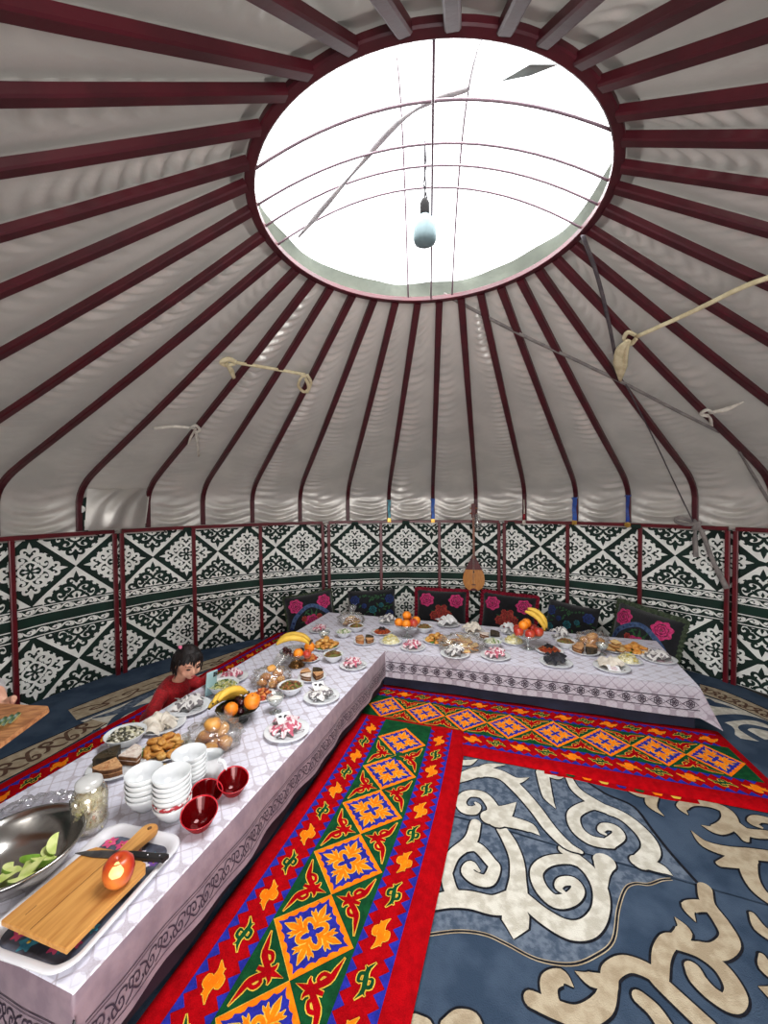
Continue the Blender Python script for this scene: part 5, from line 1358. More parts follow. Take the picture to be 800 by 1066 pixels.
# crumpled empty bag
m = M()
def crumple(i, j):
    a = P(-5, 852, TZ); b = P(98, 830, TZ); c = P(60, 818, TZ); dx = (b-a); dy = (c-a.lerp(b, .6))
    p = dx*(i-.0)+dy*(j-.4)*1.0*math.sin(PI*(.12+.8*i)); z = .004+.055*math.sin(PI*j)**1.2*math.sin(PI*(.1+.8*i))*(.6+.6*abs(noise.noise(Vector((i*5, j*4, 3)))))+.016*noise.noise(Vector((i*16, j*13, 1)))
    return (p.x, p.y, max(.002, z))
m.grid(crumple, 46, 30)
tag(obj('plastic_bag', m, film('bag_crumpled', (236, 236, 238), .8, .12, .08), loc=P(-5, 852, TZ)), 'empty crumpled clear plastic bag behind the steel bowl', 'bag')
# clear tub of pale snack with round lid
tb = T(94, 862)
t = thing('snack_tub', 'tall clear plastic tub of pale snack with round lid beside the steel bowl', 'tub', tb)
m = M(); m.lathe([(0, .002), (.048, .002), (.055, .006), (.060, .03), (.062, .035), (.059, .04), (.060, .09), (.062, .095), (.060, .10), (.062, .135), (.052, .158), (.036, .168)], 32, cap=False, wob=lambda a, z: 1+.02*math.sin(5*a)); obj('tub_wall', m, film('tub_plastic', (236, 234, 226), .7, .08, .04), t)
m = M(); m.lathe([(.036, .166), (.044, .168), (.046, .178), (.044, .188), (.034, .196), (.016, .200), (0, .201)], 28); obj('lid', m, film('tub_lid', (236, 236, 234), .4, .15, .45), t)
m = M(); rr = random.Random(4); m.lathe([(0, .004), (.046, .008), (.050, .06), (.048, .12), (.034, .145), (0, .150)], 20, 1)
for q in range(330):
    a = rr.uniform(0, 6.28); z = rr.uniform(.008, .15); rad = .047*min(1, 1.0 if z < .12 else (.17-z)/.05)*(1 if rr.random() < .8 else rr.random())
    rot = Matrix.Rotation(rr.uniform(0, 6), 3, 'Z') @ Matrix.Rotation(rr.uniform(-1, 1), 3, 'X'); b = rot @ Vector((.011, 0, 0)); c = Vector((rad*math.cos(a), rad*math.sin(a), z))
    m.tube(cr_spline([c-b, c+rot @ Vector((0, .005, .003)), c+b], 2), .003, 5, 0 if z > .06 and rr.random() < .6 else rr.randrange(4))
o = obj('snack', m, pmats('puffs'), loc=tb+Vector((0, 0, .001))); tag(o, 'pale shredded snack filling the clear plastic tub', 'snack', kind='stuff')
# stacks of tea bowls
m_redpat = mat('bowl_red_pattern', (214, 206, 204), .25, (166, 46, 56), 60, detail=1, lo=.46, hi=.52, coat=.3)
def stack(x, y, n, dz, lab, redi=None, r=.072):
    b = T(x, y); lean = random.Random(x)
    for k in range(n):
        me = cached('tea_bowl', cup_m, m_china) if k != redi else cached('tea_bowl_red', cup_m, m_redpat)
        loc = b+Vector((lean.uniform(-.0015, .0015), lean.uniform(-.0015, .0015), dz*k))
        o = obj('tea_bowl', me, None, loc=loc, rotz=k*.7, scale=r/.069)
        pos = 'lowest' if k == 0 else ('topmost' if k == n-1 else ORD[k+1]+' from the bottom')
        tag(o, ('white tea bowl with red pattern, %s in %s' if k == redi else 'white tea bowl, %s in %s') % (pos, lab), 'bowl', 'stacked white tea bowls')
stack(151, 841, 5, .021, 'the left stack')
stack(180, 851, 7, .019, 'the front stack', redi=1)
stack(198, 821, 6, .019, 'the rear stack by the jug')
# creamer jug
t = thing('milk_jug', 'small white china jug behind the dark red glass bowls', 'jug', T(221, 813), math.radians(-25+180)); t.scale = (1.22,)*3
m = M()
def jug(i, j):
    a = 2*PI*i; pr = [(.030, 0), (.034, .004), (.036, .03), (.036, .06), (.037, .085), (.041, .10)]
    g = j*(len(pr)-1); q = min(int(g), len(pr)-2); r, z = [pr[q][w]*(1-g+q)+pr[q+1][w]*(g-q) for w in (0, 1)]
    sp = max(0, math.cos(a))**8*max(0, (z-.06)/.04); return ((r+.014*sp)*math.cos(a), r*math.sin(a), z+.006*sp)
m.grid(jug, 36, 20, 0, wrapu=True); m.grid(lambda i, j: tuple(Vector(jug(1-i, .12+.88*j))*.93+Vector((0, 0, .0075*1))), 36, 12, 0, wrapu=True); m.lathe([(0, .001), (.030, .001)], 24, cap=False); m.lathe([(.033, .016), (0, .016)], 24, cap=False); obj('jug_body', m, m_china, t)
m = M(); m.tube(cr_spline([(-.035, 0, .085), (-.058, 0, .088), (-.066, 0, .06), (-.055, 0, .032), (-.035, 0, .024)], 5), .0055, 8, flat=1.5); obj('jug_handle', m, m_china, t)
# dark red glass bowls
m_rg = film('ruby_glass', (190, 10, 26), .25, .05, .25, (1, .7, .7, 1)); m_rgi = film('ruby_glass_inner_shade', (120, 2, 10), .16, .04, .35, (1, .6, .6, 1)); m_rgr = mat('ruby_rim_highlight', (196, 40, 52), .12, (176, 24, 36), 20, spec=.8)  # one glass: inner face shaded darker and rim highlight brightened by colour
def ruby_m():
    m = M(); m.lathe([(0, .003), (.024, .002), (.028, .0), (.034, .004), (.047, .022), (.059, .045), (.067, .064)], 44, cap=False); m.lathe([(.067, .064), (.069, .0665), (.066, .0665), (.0645, .064)], 44, 2, cap=False); m.lathe([(.0645, .064), (.056, .046), (.043, .024), (.030, .010), (0, .008)], 44, 1, cap=False)
    m.v = [(x, y, z+max(0, z-.01)*.30*(y/.06)) for x, y, z in m.v]; return m
for x, y, rz, sc, w in ((243, 826, .5, .95, 'rightmost of the three, beside the jug'), (216, 838, .9, .90, 'middle one of the three, touching the tea bowl stack'), (208, 862, .3, .98, 'nearest the viewer of the three')):
    tag(obj('ruby_bowl', cached('ruby_bowl', ruby_m, [m_rg, m_rgi, m_rgr]), None, loc=T(x, y), rotz=rz, scale=sc), 'dark red glass bowl, '+w, 'glass bowl', 'dark red glass bowls')
# cake plate, crisps
cake_plate(122, 799, 'near the front bowl stacks', .125, .6, 'wdo')
loc = T(170, 806); plate('tiny white saucer of crisps between the bowl stacks and cake', loc, .06); salad('crisps', 'golden crisps heaped on the saucer behind the bowl stacks', loc+Vector((0, 0, .008)), 'crisps', .05, .022, 50, .012, 'chip', 5)
# mushroom salad bowl, cream napkin
bowl_of(131, 776, 'at the left edge near the cream napkin', 'mushroom_salad', 'mushroom', 'chopped mushroom salad', .098, 2, h=.035, n=170, sz=.011)
setting(170, 756, 'cream', 'between the mushroom salad and the child', .12, 2.4, 1, kinds=(), sc=1.05, fan=1.7, hh=.07)
# pastry plate
def pastry_plate(x, y, where, n, r, green=True, seed=1, sc=1.0):
    loc = T(x, y); plate('white plate of fried pastries '+where, loc, r)
    if green:
        m = M(); rr = random.Random(seed)
        for q in range(7):
            a = rr.uniform(0, 6.28); m.grid(lambda i, j: ((r*.78*j+.01)*math.cos(a+(i-.5)*.5), (r*.78*j+.01)*math.sin(a+(i-.5)*.5), .013+.006*math.sin(i*9+j*5+q)+.006*j), 6, 5)
        tag(obj('lettuce', m, mat('lettuce_leaf', (96, 140, 52), .6, (70, 112, 40), 30, .3, 60), loc=loc), 'green lettuce under the fried pastries '+where, 'lettuce', kind='stuff')
    pile('fried_pastry', 'golden fried pastry in the heap on the plate '+where, 'pastry', loc+Vector((0, 0, .012)), past_m, [m_past, m_pastl, m_past], n, r*.80, .021, 'fried pastries '+where, sc, seed)
pastry_plate(172, 782, 'beside the bag of round buns', 20, .122, True, 3, .98)
# bag of buns
loc = T(222, 778)
pile('bun', 'round golden bun inside the plastic bag in front of the green fruit bowl', 'bun', loc+Vector((0, 0, .033)), bun_m, m_bun, 8, .075, .045, 'buns in the near bag', 1.0, 5, .3, nvar=3)
bag('clear plastic bag of round buns in front of the green fruit bowl', loc, .135, .12, .125, .3, (.05, .02, .05), 2)
# child plate, plates behind
setting(197, 738, 'silver', 'in front of the sitting child', .125, .3, 2, sc=1.1, fan=1.5, hh=.05)
bowl_of(233, 722, 'beside the phone', 'green_salad', 'green', 'green cabbage salad', .10, 3, 'strip', .011, .03, 130)
setting(241, 707, 'pink', 'behind the green salad bowl', .115, .2, 3, kinds=('spoon',), sc=1.0)
# green fruit bowl
fb = T(248, 750)
t = thing('fruit_bowl', 'dark green ribbed glass fruit bowl with bananas and oranges', 'bowl', fb)
m = M(); m.lathe([(0, .004), (.045, .004), (.05, 0), (.056, .002), (.058, .02), (.062, .024), (.09, .045), (.118, .078), (.122, .08), (.116, .080), (.086, .049), (.05, .03), (0, .026)], 48, wob=lambda a, z: 1+(.018*math.cos(16*a) if z > .01 else 0)); obj('bowl_glass', m, mat('green_glass', (44, 54, 44), .15, (34, 42, 36), 10, spec=.7, coat=.5), t)
g = 'fruit in the green bowl'
fruit('orange', P(241, 745, TZ+.075)+Vector((0, 0, 0)), 'left orange in the green glass fruit bowl', g, .98); fruit('orange', P(262, 736, TZ+.085), 'right orange in the green glass fruit bowl', g, 1.18, (.3, .2, 0))
for k, (dx, dy, dz) in enumerate(((-.05, .03, .055), (.0, .05, .055), (.03, -.04, .055), (-.07, -.01, .06), (.06, .04, .06), (.0, .0, .055), (.075, -.005, .065), (.02, .0, .085), (-.02, .06, .075))):
    fruit('plum', fb+Vector((dx, dy, dz)), 'small dark plum in the green glass fruit bowl', g, 1.1)
banana_bunch(fb+Vector((-.045, .005, .105)), YAW-.35, 'bananas lying over the rim of the green glass fruit bowl', 3, (-.75, .1), 1.15, .19)
plate_of(273, 726, 'right behind the green fruit bowl', 'red_salad', 'redmeat', 'red carrot salad', .095, 4, 'chip', .013, .035, 70)
# bag of bread
loc = T(283, 712)
pile('bun', 'small golden bun in the plastic bag between fruit bowl and fruit stand', 'bun', loc+Vector((0, 0, .028)), bun_m, m_bun, 9, .085, .04, 'buns in the second bag', .88, 9, .3, nvar=3)
bag('clear plastic bag of small buns between fruit bowl and fruit stand', loc, .125, .115, .11, .5, (.11, .10, .06), 5)
# dessert glass
def coupe(x, y, label, flabel, sc=1.0):
    loc = T(x, y); m = M(); m.lathe([(0, .003), (.036, .003), (.038, 0), (.03, .007), (.008, .012), (.006, .03), (.010, .038), (.034, .05), (.048, .075), (.052, .098), (.050, .098), (.044, .074), (.03, .052), (0, .044)], 32, cap=False)
    tag(obj('dessert_glass', cached('dessert_glass', lambda: m, m_glass), None, loc=loc, scale=sc), label, 'glass', 'stemmed dessert glasses')
    m2 = M(); m2.lathe([(0, .046), (.028, .053), (.041, .072), (.043, .078), (.03, .086), (0, .09)], 24, wob=lambda a, z: 1+.03*math.sin(3*a+z*90))
    tag(obj('sour_cream', cached('sour_cream', lambda: m2, m_cream_), None, loc=loc, scale=sc), flabel, 'cream', 'cream in the dessert glasses')
coupe(287, 741, 'stemmed dessert glass of white cream beside the green fruit bowl', 'white cream in the stemmed glass beside the green fruit bowl')
bowl_of(303, 722, 'behind the dessert glass', 'meat_salad', 'brown', 'brown meat salad', .086, 6, h=.03, n=90, sz=.011)
setting(299, 763, 'pink', 'nearest the viewer on the inner table edge', .122, .55, 1, 'dark', sc=1.15)
setting(335, 727, 'silver', 'second along the inner table edge', .115, .5, 2, 'dark', sc=1.05)
setting(368, 694, 'pink', 'at the inner corner of the tables', .105, .4, 5, None, sc=.95, hh=.08)
cake_plate(325, 706, 'left of the second inner plate', .10, 1.1, 'dowo')
# tall fruit stand with gold foot
def fruit_stand(x, y, label, h, r, mt, sc=1):
    loc = T(x, y); tag(obj('fruit_stand', cached(('fruit_stand', h, r), lambda: stand_m(h, r), mt), None, loc=loc, scale=sc), label, 'fruit stand', 'stemmed glass fruit stands'); return loc
loc = T(309, 693)
t = thing('fruit_stand', 'glass fruit stand with golden foot holding bananas on the left table', 'fruit stand', loc)
m = M(); m.lathe([(.0, 0), (.062, 0), (.064, .006), (.05, .016), (.045, .03), (.03, .036), (.022, .045), (.03, .052), (.0, .054)], 32); obj('foot', m, mat('gold_foot', (150, 112, 66), .25, (120, 86, 50), 16, metal=.8), t)
m = M(); m.lathe([(0, .052), (.03, .055), (.09, .075), (.125, .115), (.128, .117), (.12, .115), (.086, .08), (0, .062)], 40, wob=lambda a, z: 1+.02*math.cos(12*a), cap=False); obj('stand_dish', m, m_glass, t)
g = 'fruit on the gold footed stand'
fruit('orange', loc+Vector((.03, -.075, .088)), 'front orange on the gold footed fruit stand', g, .95); fruit('orange', loc+Vector((.10, .0, .105)), 'right orange on the gold footed fruit stand', g, 1.05)
fruit('apple', loc+Vector((.085, -.055, .085)), 'red apple on the gold footed fruit stand', g, .8, (.3, .3, 0)); 
for k, (dx, dy, dz) in enumerate(((-.05, -.06, .088), (-.08, -.03, .095), (-.02, -.085, .09), (-.06, .02, .085), (0, 0, .08), (.03, .04, .085), (-.09, .02, .1))): fruit('plum', loc+Vector((dx, dy, dz)), 'small dark plum on the gold footed fruit stand', g, 1.15)
banana_bunch(loc+Vector((-.015, -.01, .165)), .05, 'bananas on top of the gold footed fruit stand', 3, (-.25, .02), 1.25, .21, .03)
plate_of(322, 687, 'right behind the gold footed fruit stand', 'red_salad', 'redmeat', 'red carrot salad', .09, 5, 'chip', .012, .03, 60)
bowl_of(347, 688, 'near the inner corner plate', 'meat_salad', 'brown', 'brown noodle salad', .083, 7, 'strip', .010, .03, 110)
pastry_plate(339, 674, 'behind the brown noodle salad bowl', 18, .12, True, 8, 1.05)
coupe(338, 669, 'stemmed dessert glass of white cream at the far left corner', 'white cream in the stemmed glass at the far left corner')
setting(333, 657, 'pink', 'at the far left edge behind the dessert glass', .10, .3, 1, kinds=('spoon',), sc=.9, hh=.07)
bowl_of(358, 663, 'left of the far cake plate', 'white_salad', 'white_green', 'white and green salad', .078, 8, sz=.010)
cake_plate(380, 669, 'where both tables meet', .10, .9, 'dobo')
loc = T(366, 650)
pile('bread_slice', 'pale bread piece in the tied bag at the back left corner', 'bread', loc+Vector((0, 0, .02)), lambda k: slice_m, [[m_bread, m_crust]], 11, .075, .028, 'bread in the tied corner bag', .95, 11, .8, nvar=1)
bag('tied clear plastic bag of bread at the back left corner', loc, .125, .105, .12, .0, (.01, .03, .09), 7)
bowl_of(371, 657, 'in front of the tied bread bag', 'meat_salad', 'brown', 'brown meat salad', .08, 9, h=.03, n=90)
# ================================================================== back table, left to right
setting(405, 648, 'silver', 'farthest back left of the orange stand', .105, .2, 3, kinds=('spoon',), sc=1.0, fan=1.6, hh=.08)
plate_of(398, 659, 'left of the yellow salad plate', 'carrot_salad', 'carrot', 'orange carrot salad', .105, 9, 'strip', .010, .028, 110, top=True)
plate_of(407, 669, 'in front of the orange fruit stand', 'yellow_salad', 'yellow', 'shredded yellow salad', .105, 10, 'strip', .011, .06, 120)
loc = fruit_stand(424, 663, 'clear glass fruit stand piled with oranges, left one on the back table', .075, .115, m_glass)
g = 'fruit on the left glass stand'
for k, (dx, dy, dz, kd, w) in enumerate(((-.075, -.03, .105, 'orange', 'left'), (.0, .02, .155, 'orange', 'top'), (.085, .01, .11, 'orange', 'right'), (-.01, -.075, .105, 'orange', 'front'), (.055, -.06, .105, 'apple', 'front'), (.01, .08, .105, 'apple', 'rear'))):
    fruit(kd, loc+Vector((dx, dy, dz)), '%s %s on the left glass fruit stand' % (w, kd), g, 1.05)
for dx, dy in ((-.05, .05), (.02, -.02), (-.04, -.01), (.07, .06)): fruit('plum', loc+Vector((dx, dy, .10)), 'small dark plum on the left glass fruit stand', g, 1.2)
setting(430, 675, 'pink', 'at the front edge left on the back table', .11, .2, 6, None, ('spoon',), sc=1.05)
bowl_of(442, 658, 'right of the orange fruit stand', 'meat_salad', 'brown', 'brown green salad', .083, 11, 'chip', .009, .03, 100)
pastry_plate(455, 668, 'left of the bag of sliced bread', 18, .12, True, 12, .95)
setting(467, 651, 'white', 'with fan napkin below the red cushion', .115, .1, 7, None, ('spoon', 'fork'), sc=1.2, fan=1.6, hh=.08)
loc = T(481, 675)
pile('bread_slice', 'bread piece in the large bag on the back table', 'bread', loc+Vector((0, 0, .02)), lambda k: slice_m, [[m_bread, m_crust]], 16, .125, .03, 'bread in the large bag', 1.15, 17, .8, nvar=1)
bag('large clear plastic bag of sliced bread in the middle of the back table', loc, .19, .125, .115, .0, (.06, -.02, .02), 9)
setting(474, 682, 'silver', 'at the front edge before the bread bag', .12, .15, 4, None, ('spoon', 'fork'), sc=1.1, hh=.06)
setting(494, 658, 'cream', 'behind the bread bag', .10, .3, 8, None, (), sc=1.05, fan=1.7, hh=.08)
cake_plate(510, 664, 'behind a white salad', .11, .5, 'dw')
bowl_of(513, 674, 'between the bread bag and yellow salad', 'white_salad', 'white_green', 'white and green salad', .083, 12, sz=.010)
setting(516, 684, 'pink', 'at the front edge beside the white salad', .118, -.15, 9, None, ('spoon', 'fork'), sc=1.1, hh=.06)
plate_of(535, 669, 'left of the banana fruit stand', 'yellow_salad', 'yellow', 'shredded yellow salad', .105, 13, 'strip', .011, .055, 120)
setting(531, 659, 'white', 'hidden behind the yellow salad', .085, .6, 10, None, (), sc=.9, fan=1.2, hh=.1)
loc = fruit_stand(550, 675, 'clear glass fruit stand with apples, oranges and bananas on the back table', .08, .118, m_glass)
g = 'fruit on the right glass stand'
for k, (dx, dy, dz, kd, w) in enumerate(((-.085, -.02, .11, 'apple', 'left'), (-.01, -.075, .105, 'apple', 'front'), (.075, -.035, .11, 'apple', 'right'), (-.045, -.02, .165, 'orange', 'front'), (.0, .04, .165, 'orange', 'rear'), (.06, .06, .11, 'apple', 'rear'), (-.06, .07, .105, 'apple', 'hidden'))):
    fruit(kd, loc+Vector((dx, dy, dz)), '%s %s on the right glass fruit stand' % (w, kd), g, 1.05)
banana_bunch(loc+Vector((.055, .0, .235)), -.5, 'bananas hanging over the right glass fruit stand', 2, (.1, .75), 1.2, .19)
plate_of(572, 678, 'right of the banana fruit stand', 'carrot_salad', 'carrot', 'orange carrot salad', .115, 14, 'strip', .010, .03, 120, top=True)
setting(585, 665, 'silver', 'behind the brown rice bowl', .09, .2, 11, None, (), sc=1.0, fan=1.3, hh=.1)
bowl_of(589, 674, 'right of the carrot salad plate', 'meat_salad', 'brown', 'brown rice salad', .085, 15, 'chip', .008, .03, 130)
setting(579, 691, 'black', 'at the front edge with the black napkin', .12, -.25, 12, None, ('fork',), sc=1.15, fan=1.4, hh=.06)
cake_plate(609, 679, 'right of the brown rice bowl', .115, .3, 'obod')
loc = T(617, 672)
pile('bun', 'large pale bread roll in the bag behind the cake', 'bun', loc+Vector((0, 0, .03)), bun_m, m_pastl, 5, .07, .045, 'rolls in the right bag', 1.15, 21, .3, nvar=3)
bag('clear plastic bag of bread rolls behind the right cake plate', loc, .125, .10, .12, .2, None, 11)
coupe(627, 681, 'stemmed dessert glass of white cream near the right end', 'white cream in the stemmed glass near the right end', .9)
loc = T(641, 677); plate('oval white plate of flat bread pieces near the right end', loc, .11)
pile('bread_slice', 'bread piece on the oval plate near the right end', 'bread', loc+Vector((0, 0, .022)), lambda k: slice_m, [[m_bread, m_crust]], 9, .075, .024, 'bread near the right end', 1.0, 23, .5, nvar=1)
pastry_plate(662, 679, 'at the right end beside the cushion', 20, .118, True, 25, 1.0)
plate_of(654, 689, 'left of the rightmost plate', 'yellow_salad', 'yellow', 'shredded yellow salad', .10, 16, 'strip', .011, .05, 110)
setting(637, 696, 'cream', 'with red printed card near the front corner', .125, -.3, 13, 'red', ('spoon',), sc=1.15, fan=1.6, hh=.06)
setting(686, 687, 'silver', 'rightmost on the back table', .125, -.25, 14, None, ('spoon', 'fork'), sc=1.15, fan=1.5, hh=.07)
# ------------------------------------------------------------------ people
m_skin = mat('child_skin', (222, 168, 142), .55, (206, 146, 122), 14, spec=.35); m_hair = mat('dark_hair', (16, 12, 12), .5, (30, 22, 21), 40, .3, 120, spec=.3, stretch=(1, 1, .3))
m_dress = mat('red_lace_dress', (176, 14, 26), .7, (140, 8, 18), 90, .5, 160, sheen=.08)
def smooth_union(name, m, mt, parent, vox, it=4, loc=None, fac=.5):
    o = obj(name, m, mt, parent, loc=loc)
    r = o.modifiers.new('remesh', 'REMESH'); r.mode = 'VOXEL'; r.voxel_size = vox; r.use_smooth_shade = True
    s = o.modifiers.new('smooth', 'SMOOTH'); s.iterations = it; s.factor = fac
    return o
def hand_into(m, wrist, d, up, side, curl=.35, sc=1.0):
    """five fingers: d = pointing direction, up = back of hand, side = thumb side"""
    w = Vector(wrist); d = Vector(d).normalized(); up = Vector(up).normalized(); s = Vector(side).normalized()
    m.tube([w, w+d*.02*sc, w+d*.05*sc, w+d*.068*sc], [.017*sc, .022*sc, .026*sc, .022*sc], 10, flat=.55, up=up)
    for k, (o_, L) in enumerate(((.019, .050), (.0065, .057), (-.006, .053), (-.018, .041))):
        p = w+d*.058*sc+s*o_*sc; pts = [p]; a = curl*.6; 
        for q in range(3):
            dd = d*math.cos(a)-up*math.sin(a); pts.append(pts[-1]+dd*L*sc*(.42, .32, .26)[q]); a += curl
        m.tube(pts, [.0075*sc, .0072*sc, .0066*sc, .0052*sc], 8, up=s); m.ell(pts[-1], (.0054*sc,)*3, 0, 8, 6)
    p = w+d*.018*sc+s*.018*sc; q = p+d*.022*sc+s*.018*sc-up*.006*sc; r = q+d*.024*sc+s*.004*sc-up*.008*sc
    m.tube([p, q, r], [.010*sc, .0085*sc, .0062*sc], 8); m.ell(r, (.0064*sc,)*3, 0, 8, 6)
co = uv(2.165, -2.315, .035)
child = thing('person', 'small child in a red dress sitting behind the left table looking at a phone', 'person', co, math.atan2(-.319, .948)-.12)
HC = Vector((.225, .0, .505)); HR = Matrix.Rotation(-.28, 4, 'Z') @ Matrix.Rotation(.34, 4, 'Y')
def hp(x, y, z): return HC+(HR @ Vector((x, y, z)))
m = M()
# head: skull, cheeks, jaw, chin, nose, brow, ears
hm = M()
hm.ell((-.006, 0, .018), (.088, .074, .085), 0, 24, 16); hm.ell((.022, 0, -.028), (.060, .060, .058), 0, 20, 14); hm.ell((.05, 0, -.068), (.024, .026, .02), 0, 14, 10)
for s in (1, -1):
    hm.ell((.05, s*.034, -.032), (.028, .027, .026), 0, 14, 10); hm.ell((-.008, s*.074, -.006), (.016, .008, .023), 0, 12, 10, Matrix.Rotation(s*.35, 3, 'Z'))
hm.ell((.066, 0, .032), (.018, .05, .024), 0, 14, 10); hm.ell((.086, 0, -.018), (.015, .012, .013), 0, 12, 10); hm.tube([(.078, 0, .018), (.086, 0, -.012)], [.008, .010], 8)
hm.ell((.078, 0, -.047), (.011, .019, .008), 0, 12, 8)
m.add([hp(*p) for p in hm.v], hm.f, 0)
m.tube([(.115, 0, .345), (.15, 0, .40), (.19, 0, .46)], [.042, .036, .04], 14)
m.tube([(-.0, 0, .07), (.02, 0, .17), (.07, 0, .27), (.11, 0, .34), (.125, 0, .37)], [.10, .092, .092, .075, .04], 18, flat=1.0)
for s in (1, -1):
    m.tube([(.02, s*.05, .075), (.17, s*.15, .085), (.30*.9, s*.10, .07)], [.062, .05, .04], 12); m.tube([(.27, s*.10, .07), (.19, s*-.02, .05), (.13, s*-.10, .04)], [.042, .035, .026], 12)
    m.ell((.12, s*-.13, .035), (.026, .055, .022), 0, 12, 8)
armR = [(.10, -.085, .325), (.105, -.15, .26), (.12, -.19, .185), (.2, -.13, .17), (.25, -.07, .17)]
armL = [(.11, .085, .325), (.17, .15, .29), (.235, .17, .345), (.29, .12, .368), (.335, .075, .368)]
for arm in (armR, armL): m.tube(cr_spline(arm, 4), lambda f: .037-.018*f, 12)
hand_into(m, armR[-1], (1, .5, 0), (0, 0, 1), (-.3, 1, .2), .35, .8); hand_into(m, armL[-1], (1, -.55, .35), (.3, .6, .6), (-.4, -.3, .9), .5, .8)
smooth_union('body', m, m_skin, child, .0052, 5)
# face pieces
for s in (1, -1):
    m = M(); m.ell(hp(.0775, s*.030, .006), (.007, .0125, .0055), 0, 12, 8, HR.to_3x3() @ Matrix.Rotation(s*.35, 3, 'Z'))
    obj('eye', m, mat('eye_dark', (24, 16, 16), .25, (40, 26, 24), 60, spec=.6), child)
m = M()
for s in (1, -1): m.tube([hp(.083, s*.014, .026), hp(.080, s*.030, .032), hp(.067, s*.047, .026)], [.002, .003, .0015], 6)
for s in (1, -1): m.tube([hp(.082, s*.019, .010), hp(.0815, s*.030, .0125), hp(.072, s*.043, .006)], [.0012, .0018, .0012], 6)
obj('eyebrow', m, m_hair, child)
m = M(); m.ell(hp(.0885, 0, -.0445), (.005, .0135, .0035), 0, 12, 8, HR.to_3x3()); m.ell(hp(.086, 0, -.0505), (.006, .0115, .004), 0, 12, 8, HR.to_3x3()); obj('lips', m, mat('lip_pink', (190, 92, 92), .5, (176, 78, 80), 40), child)
# hair: cap with fringe, side locks and a small tail
m = M()
def cap(i, j):
    a = 2*PI*i; fr_ = max(0, math.cos(a)); bk = max(0, -math.cos(a)); sd = abs(math.sin(a))
    lim = 1.02+.35*bk+.62*sd*(1-fr_*.4)+.50*bk+.06*math.sin(a*23)+.05*math.sin(a*41)
    ph = lim*j; k = 1+.015*math.sin(a*31+ph*4)
    return tuple(hp(-.010+.102*math.sin(ph)*math.cos(a)*k, .086*math.sin(ph)*math.sin(a)*k, .018+.098*math.cos(ph)*k-(.03*bk if ph > 1.5 else 0)))
m.grid(cap, 90, 18, 0, wrapu=True); m.grid(lambda i, j: tuple(Vector(cap(i, j))*.97+HC*.03), 60, 14, 0, wrapu=True)
rr = random.Random(2)
for q in range(26):   # fringe strands over the brow
    y = rr.uniform(-.07, .07); m.tube(cr_spline([hp(.05, y*.5, .105), hp(.083-abs(y)*.25, y*.85, .075), hp(.088-abs(y)*.5, y, .038-rr.uniform(0, .02))], 3), [.0045, .0045, .004, .0035, .003, .002, .001], 5)
for s in (1, -1):
    for q in range(16): 
        x = rr.uniform(-.05, .035); m.tube(cr_spline([hp(x, s*.072, .06), hp(x-.002, s*.085, .0), hp(x-.006+rr.uniform(-.01, .01), s*(.078+rr.uniform(-.005, .01)), -.062-rr.uniform(0, .025))], 3), [.006, .006, .006, .005, .004, .003, .001], 5)
for q in range(14):
    y = rr.uniform(-.06, .06); m.tube(cr_spline([hp(-.08, y, .03), hp(-.105, y, -.03), hp(-.09, y*.9, -.095)], 3), [.010, .010, .009, .008, .007, .005, .002], 6)
hair = obj('hair', m, m_hair, child)
m = M(); m.ell(hp(-.045, -.045, .105), (.014, .012, .010), 0, 10, 8); m.ell(hp(-.03, -.05, .108), (.010, .008, .007), 0, 10, 8); obj('hair_tie', m, mat('hair_tie_pink', (214, 110, 140), .6, (196, 84, 120), 30), hair)
m = M()
m.tube([(-.03, 0, .05), (.0, 0, .12), (.03, 0, .2), (.075, 0, .28), (.112, 0, .345), (.125, 0, .372)], [.155, .135, .112, .106, .085, .05], 22)
for arm in (armR, armL): 
    q = cr_spline(arm, 4); q = q[:int(len(q)*.88)]; m.tube(q, lambda f: .048-.014*f+.003*math.sin(f*20), 14)
m.tube([(.0, 0, .09), (.15, 0, .085), (.25, 0, .06)], [.14, .16, .12], 20, flat=.5)
dress = smooth_union('dress', m, m_dress, child, .008, 4)
m = M(); n = 18; m.tube([(.125+.052*math.cos(2*PI*i/n), .05*math.sin(2*PI*i/n), .372+.012*math.cos(2*PI*i/n)*-1) for i in range(n+1)], .007, 6, cap=False); obj('collar', m, m_dress, dress)
# phone
ph0 = T(219, 724)
t = thing('phone', 'pale mint phone standing upright in front of the child', 'phone', ph0+Vector((0, 0, .002)), rot=None)
t.rotation_euler = (Matrix.Rotation(math.atan2(-.319, .948)-.25, 3, 'Z') @ Matrix.Rotation(.16, 3, 'Y')).to_euler()
m = M(); m.box((0, 0, .083), (.010, .078, .164), 0, .0045, 3, smooth=False); obj('phone_case', m, mat('phone_mint', (168, 200, 204), .35, (156, 190, 196), 8), t)
m = M(); m.box((.0065, .020, .142), (.004, .028, .034), 0, .0015); 
cb = obj('camera_bump', m, mat('phone_bump', (92, 110, 118), .3, (80, 98, 106), 8), t)
for dy, dz in ((.013, .150), (.013, .134), (.027, .142)): m = M(); m.lathe([(0, 0), (.006, 0), (.006, .002), (0, .0022)], 12); m.xf(Matrix.Translation((.0085, dy, dz)) @ Matrix.Rotation(PI/2, 4, 'Y')); obj('lens', m, mat('phone_lens', (18, 20, 26), .1, (26, 28, 34), 8), cb)
m = M(); m.box((-.0052, 0, .083), (.0012, .070, .154), 0); obj('screen', m, mat('phone_screen', (30, 34, 44), .1, (40, 44, 56), 4), t)

